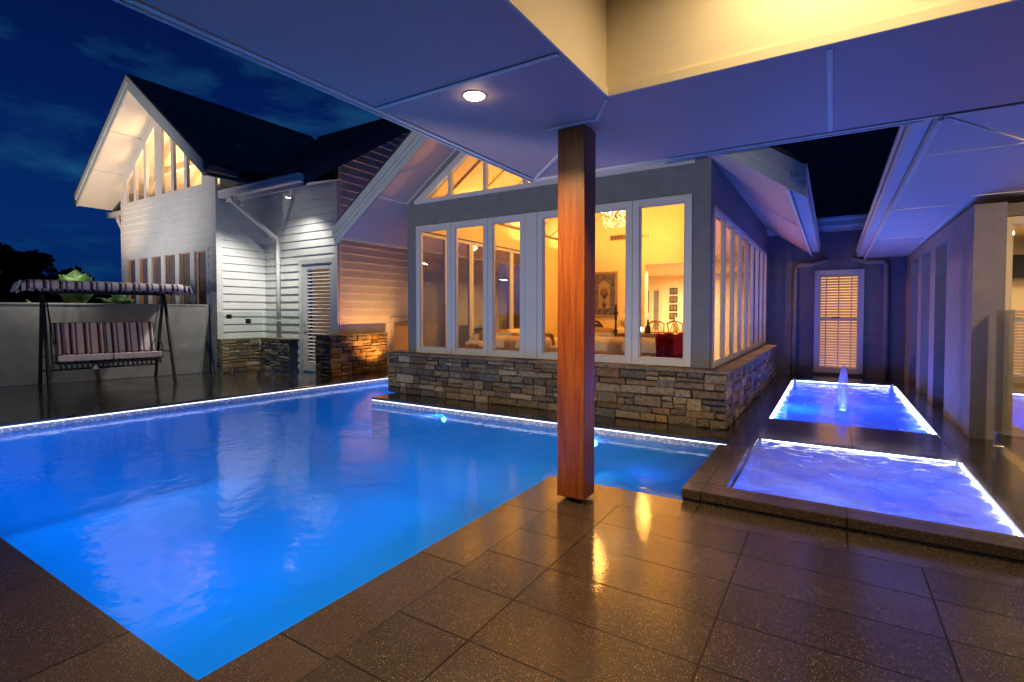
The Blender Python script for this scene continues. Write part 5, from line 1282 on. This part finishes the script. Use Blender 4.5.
def dining():
    x, y = -4.1, 15.2
    t = thing('dining_table', 'long wooden dining table in the room beyond the opening', 'table', (x, y, FZ))
    m = MB(); m.box(x - .9, x + .9, y - .5, y + .5, .82, .86); obj('table_top', m, 'wood_in', t, bevel=.01)
    for sx in (-.8, .8):
        for sy in (-.4, .4): m = MB(); m.box(x + sx - .035, x + sx + .035, y + sy - .035, y + sy + .035, FZ + .001, .819); obj('leg', m, 'wood_in', t)
    def chair(cx, cy, rot, label):
        t = thing('dining_chair', label, 'chair', (cx, cy, FZ), rot, 'carved wooden dining chairs')
        m = MB(); m.box(-.23, .23, -.22, .22, .44, .49); obj('seat', m, 'sofa_dark', t, bevel=.015, local=True)
        for sx in (-.2, .2):
            m = MB().tube([(sx, -.2, .44), (sx, -.2, .001)], [.02, .014], 8); obj('leg', m, 'wood_in', t, local=True)
            m = MB().tube([(sx, .24, .001), (sx, .20, .45), (sx * .95, .24, .80), (sx * 1.05, .28, 1.02)], [.014, .022, .018, .016], 8); obj('leg', m, 'wood_in', t, local=True)
        m = MB().tube([(-.22, .28, 1.0), (-.12, .27, 1.06), (0, .27, 1.09), (.12, .27, 1.06), (.22, .28, 1.0)], .026, 8)
        for k in range(4): q = -.09 + .06 * k; m.tube([(q * .6, .22, .5), (q * 1.6, .245, .78), (q * .5, .27, 1.05)], .012, 6)
        obj('backrest', m, 'wood_in', t, local=True)
    chair(-4.62, 14.35, R(180), 'carved wooden dining chair, left one behind the right sofa'); chair(-4.1, 14.35, R(180), 'carved wooden dining chair in the middle of three')
    chair(-3.58, 14.4, R(172), 'carved wooden dining chair next to the tall pale vase')
    v = thing('vase', 'slim pale vase standing on the dining table', 'vase', (-3.8, 15.0, .86)); m = MB().lathe((-3.8, 15.0, .861), [(.05, 0), (.09, .12), (.08, .25), (.03, .36), (.02, .40)], 14); obj('body', m, 'plaster', v, smooth=True)
    d = thing('side_chair', 'black wooden chair seen left of the candle stand', 'chair', (-5.2, 12.3, FZ), R(30))
    m = MB(); m.box(-.25, .25, -.24, .24, .42, .50); obj('seat', m, 'iron', d, bevel=.02, local=True)
    m = MB().tube([(-.27, .22, .5), (-.28, .27, .9), (-.16, .30, 1.06), (0, .30, 1.10), (.16, .30, 1.06), (.28, .27, .9), (.27, .22, .5)], .035, 8); m.box(-.24, .24, .24, .27, .55, 1.02); obj('backrest', m, 'iron', d, local=True)
    for sx in (-.2, .2):
        for sy in (-.2, .2): m = MB().tube([(sx, sy, .001), (sx, sy, .42)], .02, 8); obj('leg', m, 'iron', d, local=True)
dining()
def french_door():
    t = thing('french_door', 'white double door with glass panes at the back of the dining room', 'door', (-5.0, 17.58, .1)); T = L2W((0, 17.59, 0), X, nY)
    m = MB(); lbox(m, T, -5.72, -5.64, -.01, .05, .11, 2.36); lbox(m, T, -4.98, -4.90, -.01, .05, .11, 2.36); lbox(m, T, -5.64, -4.98, -.01, .05, 2.28, 2.36); obj('door_frame', m, 'plaster', t)
    for a in (-5.637, -5.307):
        f = window(t, T, a, a + .325, .115, 2.275, .06, -.008, .035, 'plaster', 'fence_glass', name='door_leaf')
        q = MB(); lbox(q, T, a + .06, a + .265, -.008, -.004, .215, 2.17); obj('panel', q, 'garden_wall', f)
french_door()
for i, z in enumerate((1.30, 1.58, 1.86, 2.14)):
    lab = ('lowest', 'second lowest', 'second highest', 'topmost')[i]
    t = thing('photo_frame', lab + ' small photo in the column beside the dining room door', 'picture', (-4.55, 17.58, z), group='column of small photos')
    m = MB(); m.box(-4.68, -4.42, 17.56, 17.598, z - .11, z + .11); obj('frame', m, 'iron', t, bevel=.006)
    m = MB()
    for dx in (-.10, .01): m.box(-4.55 + dx, -4.55 + dx + .09, 17.556, 17.559, z - .08, z + .08)
    obj('print', m, 'photo', t)
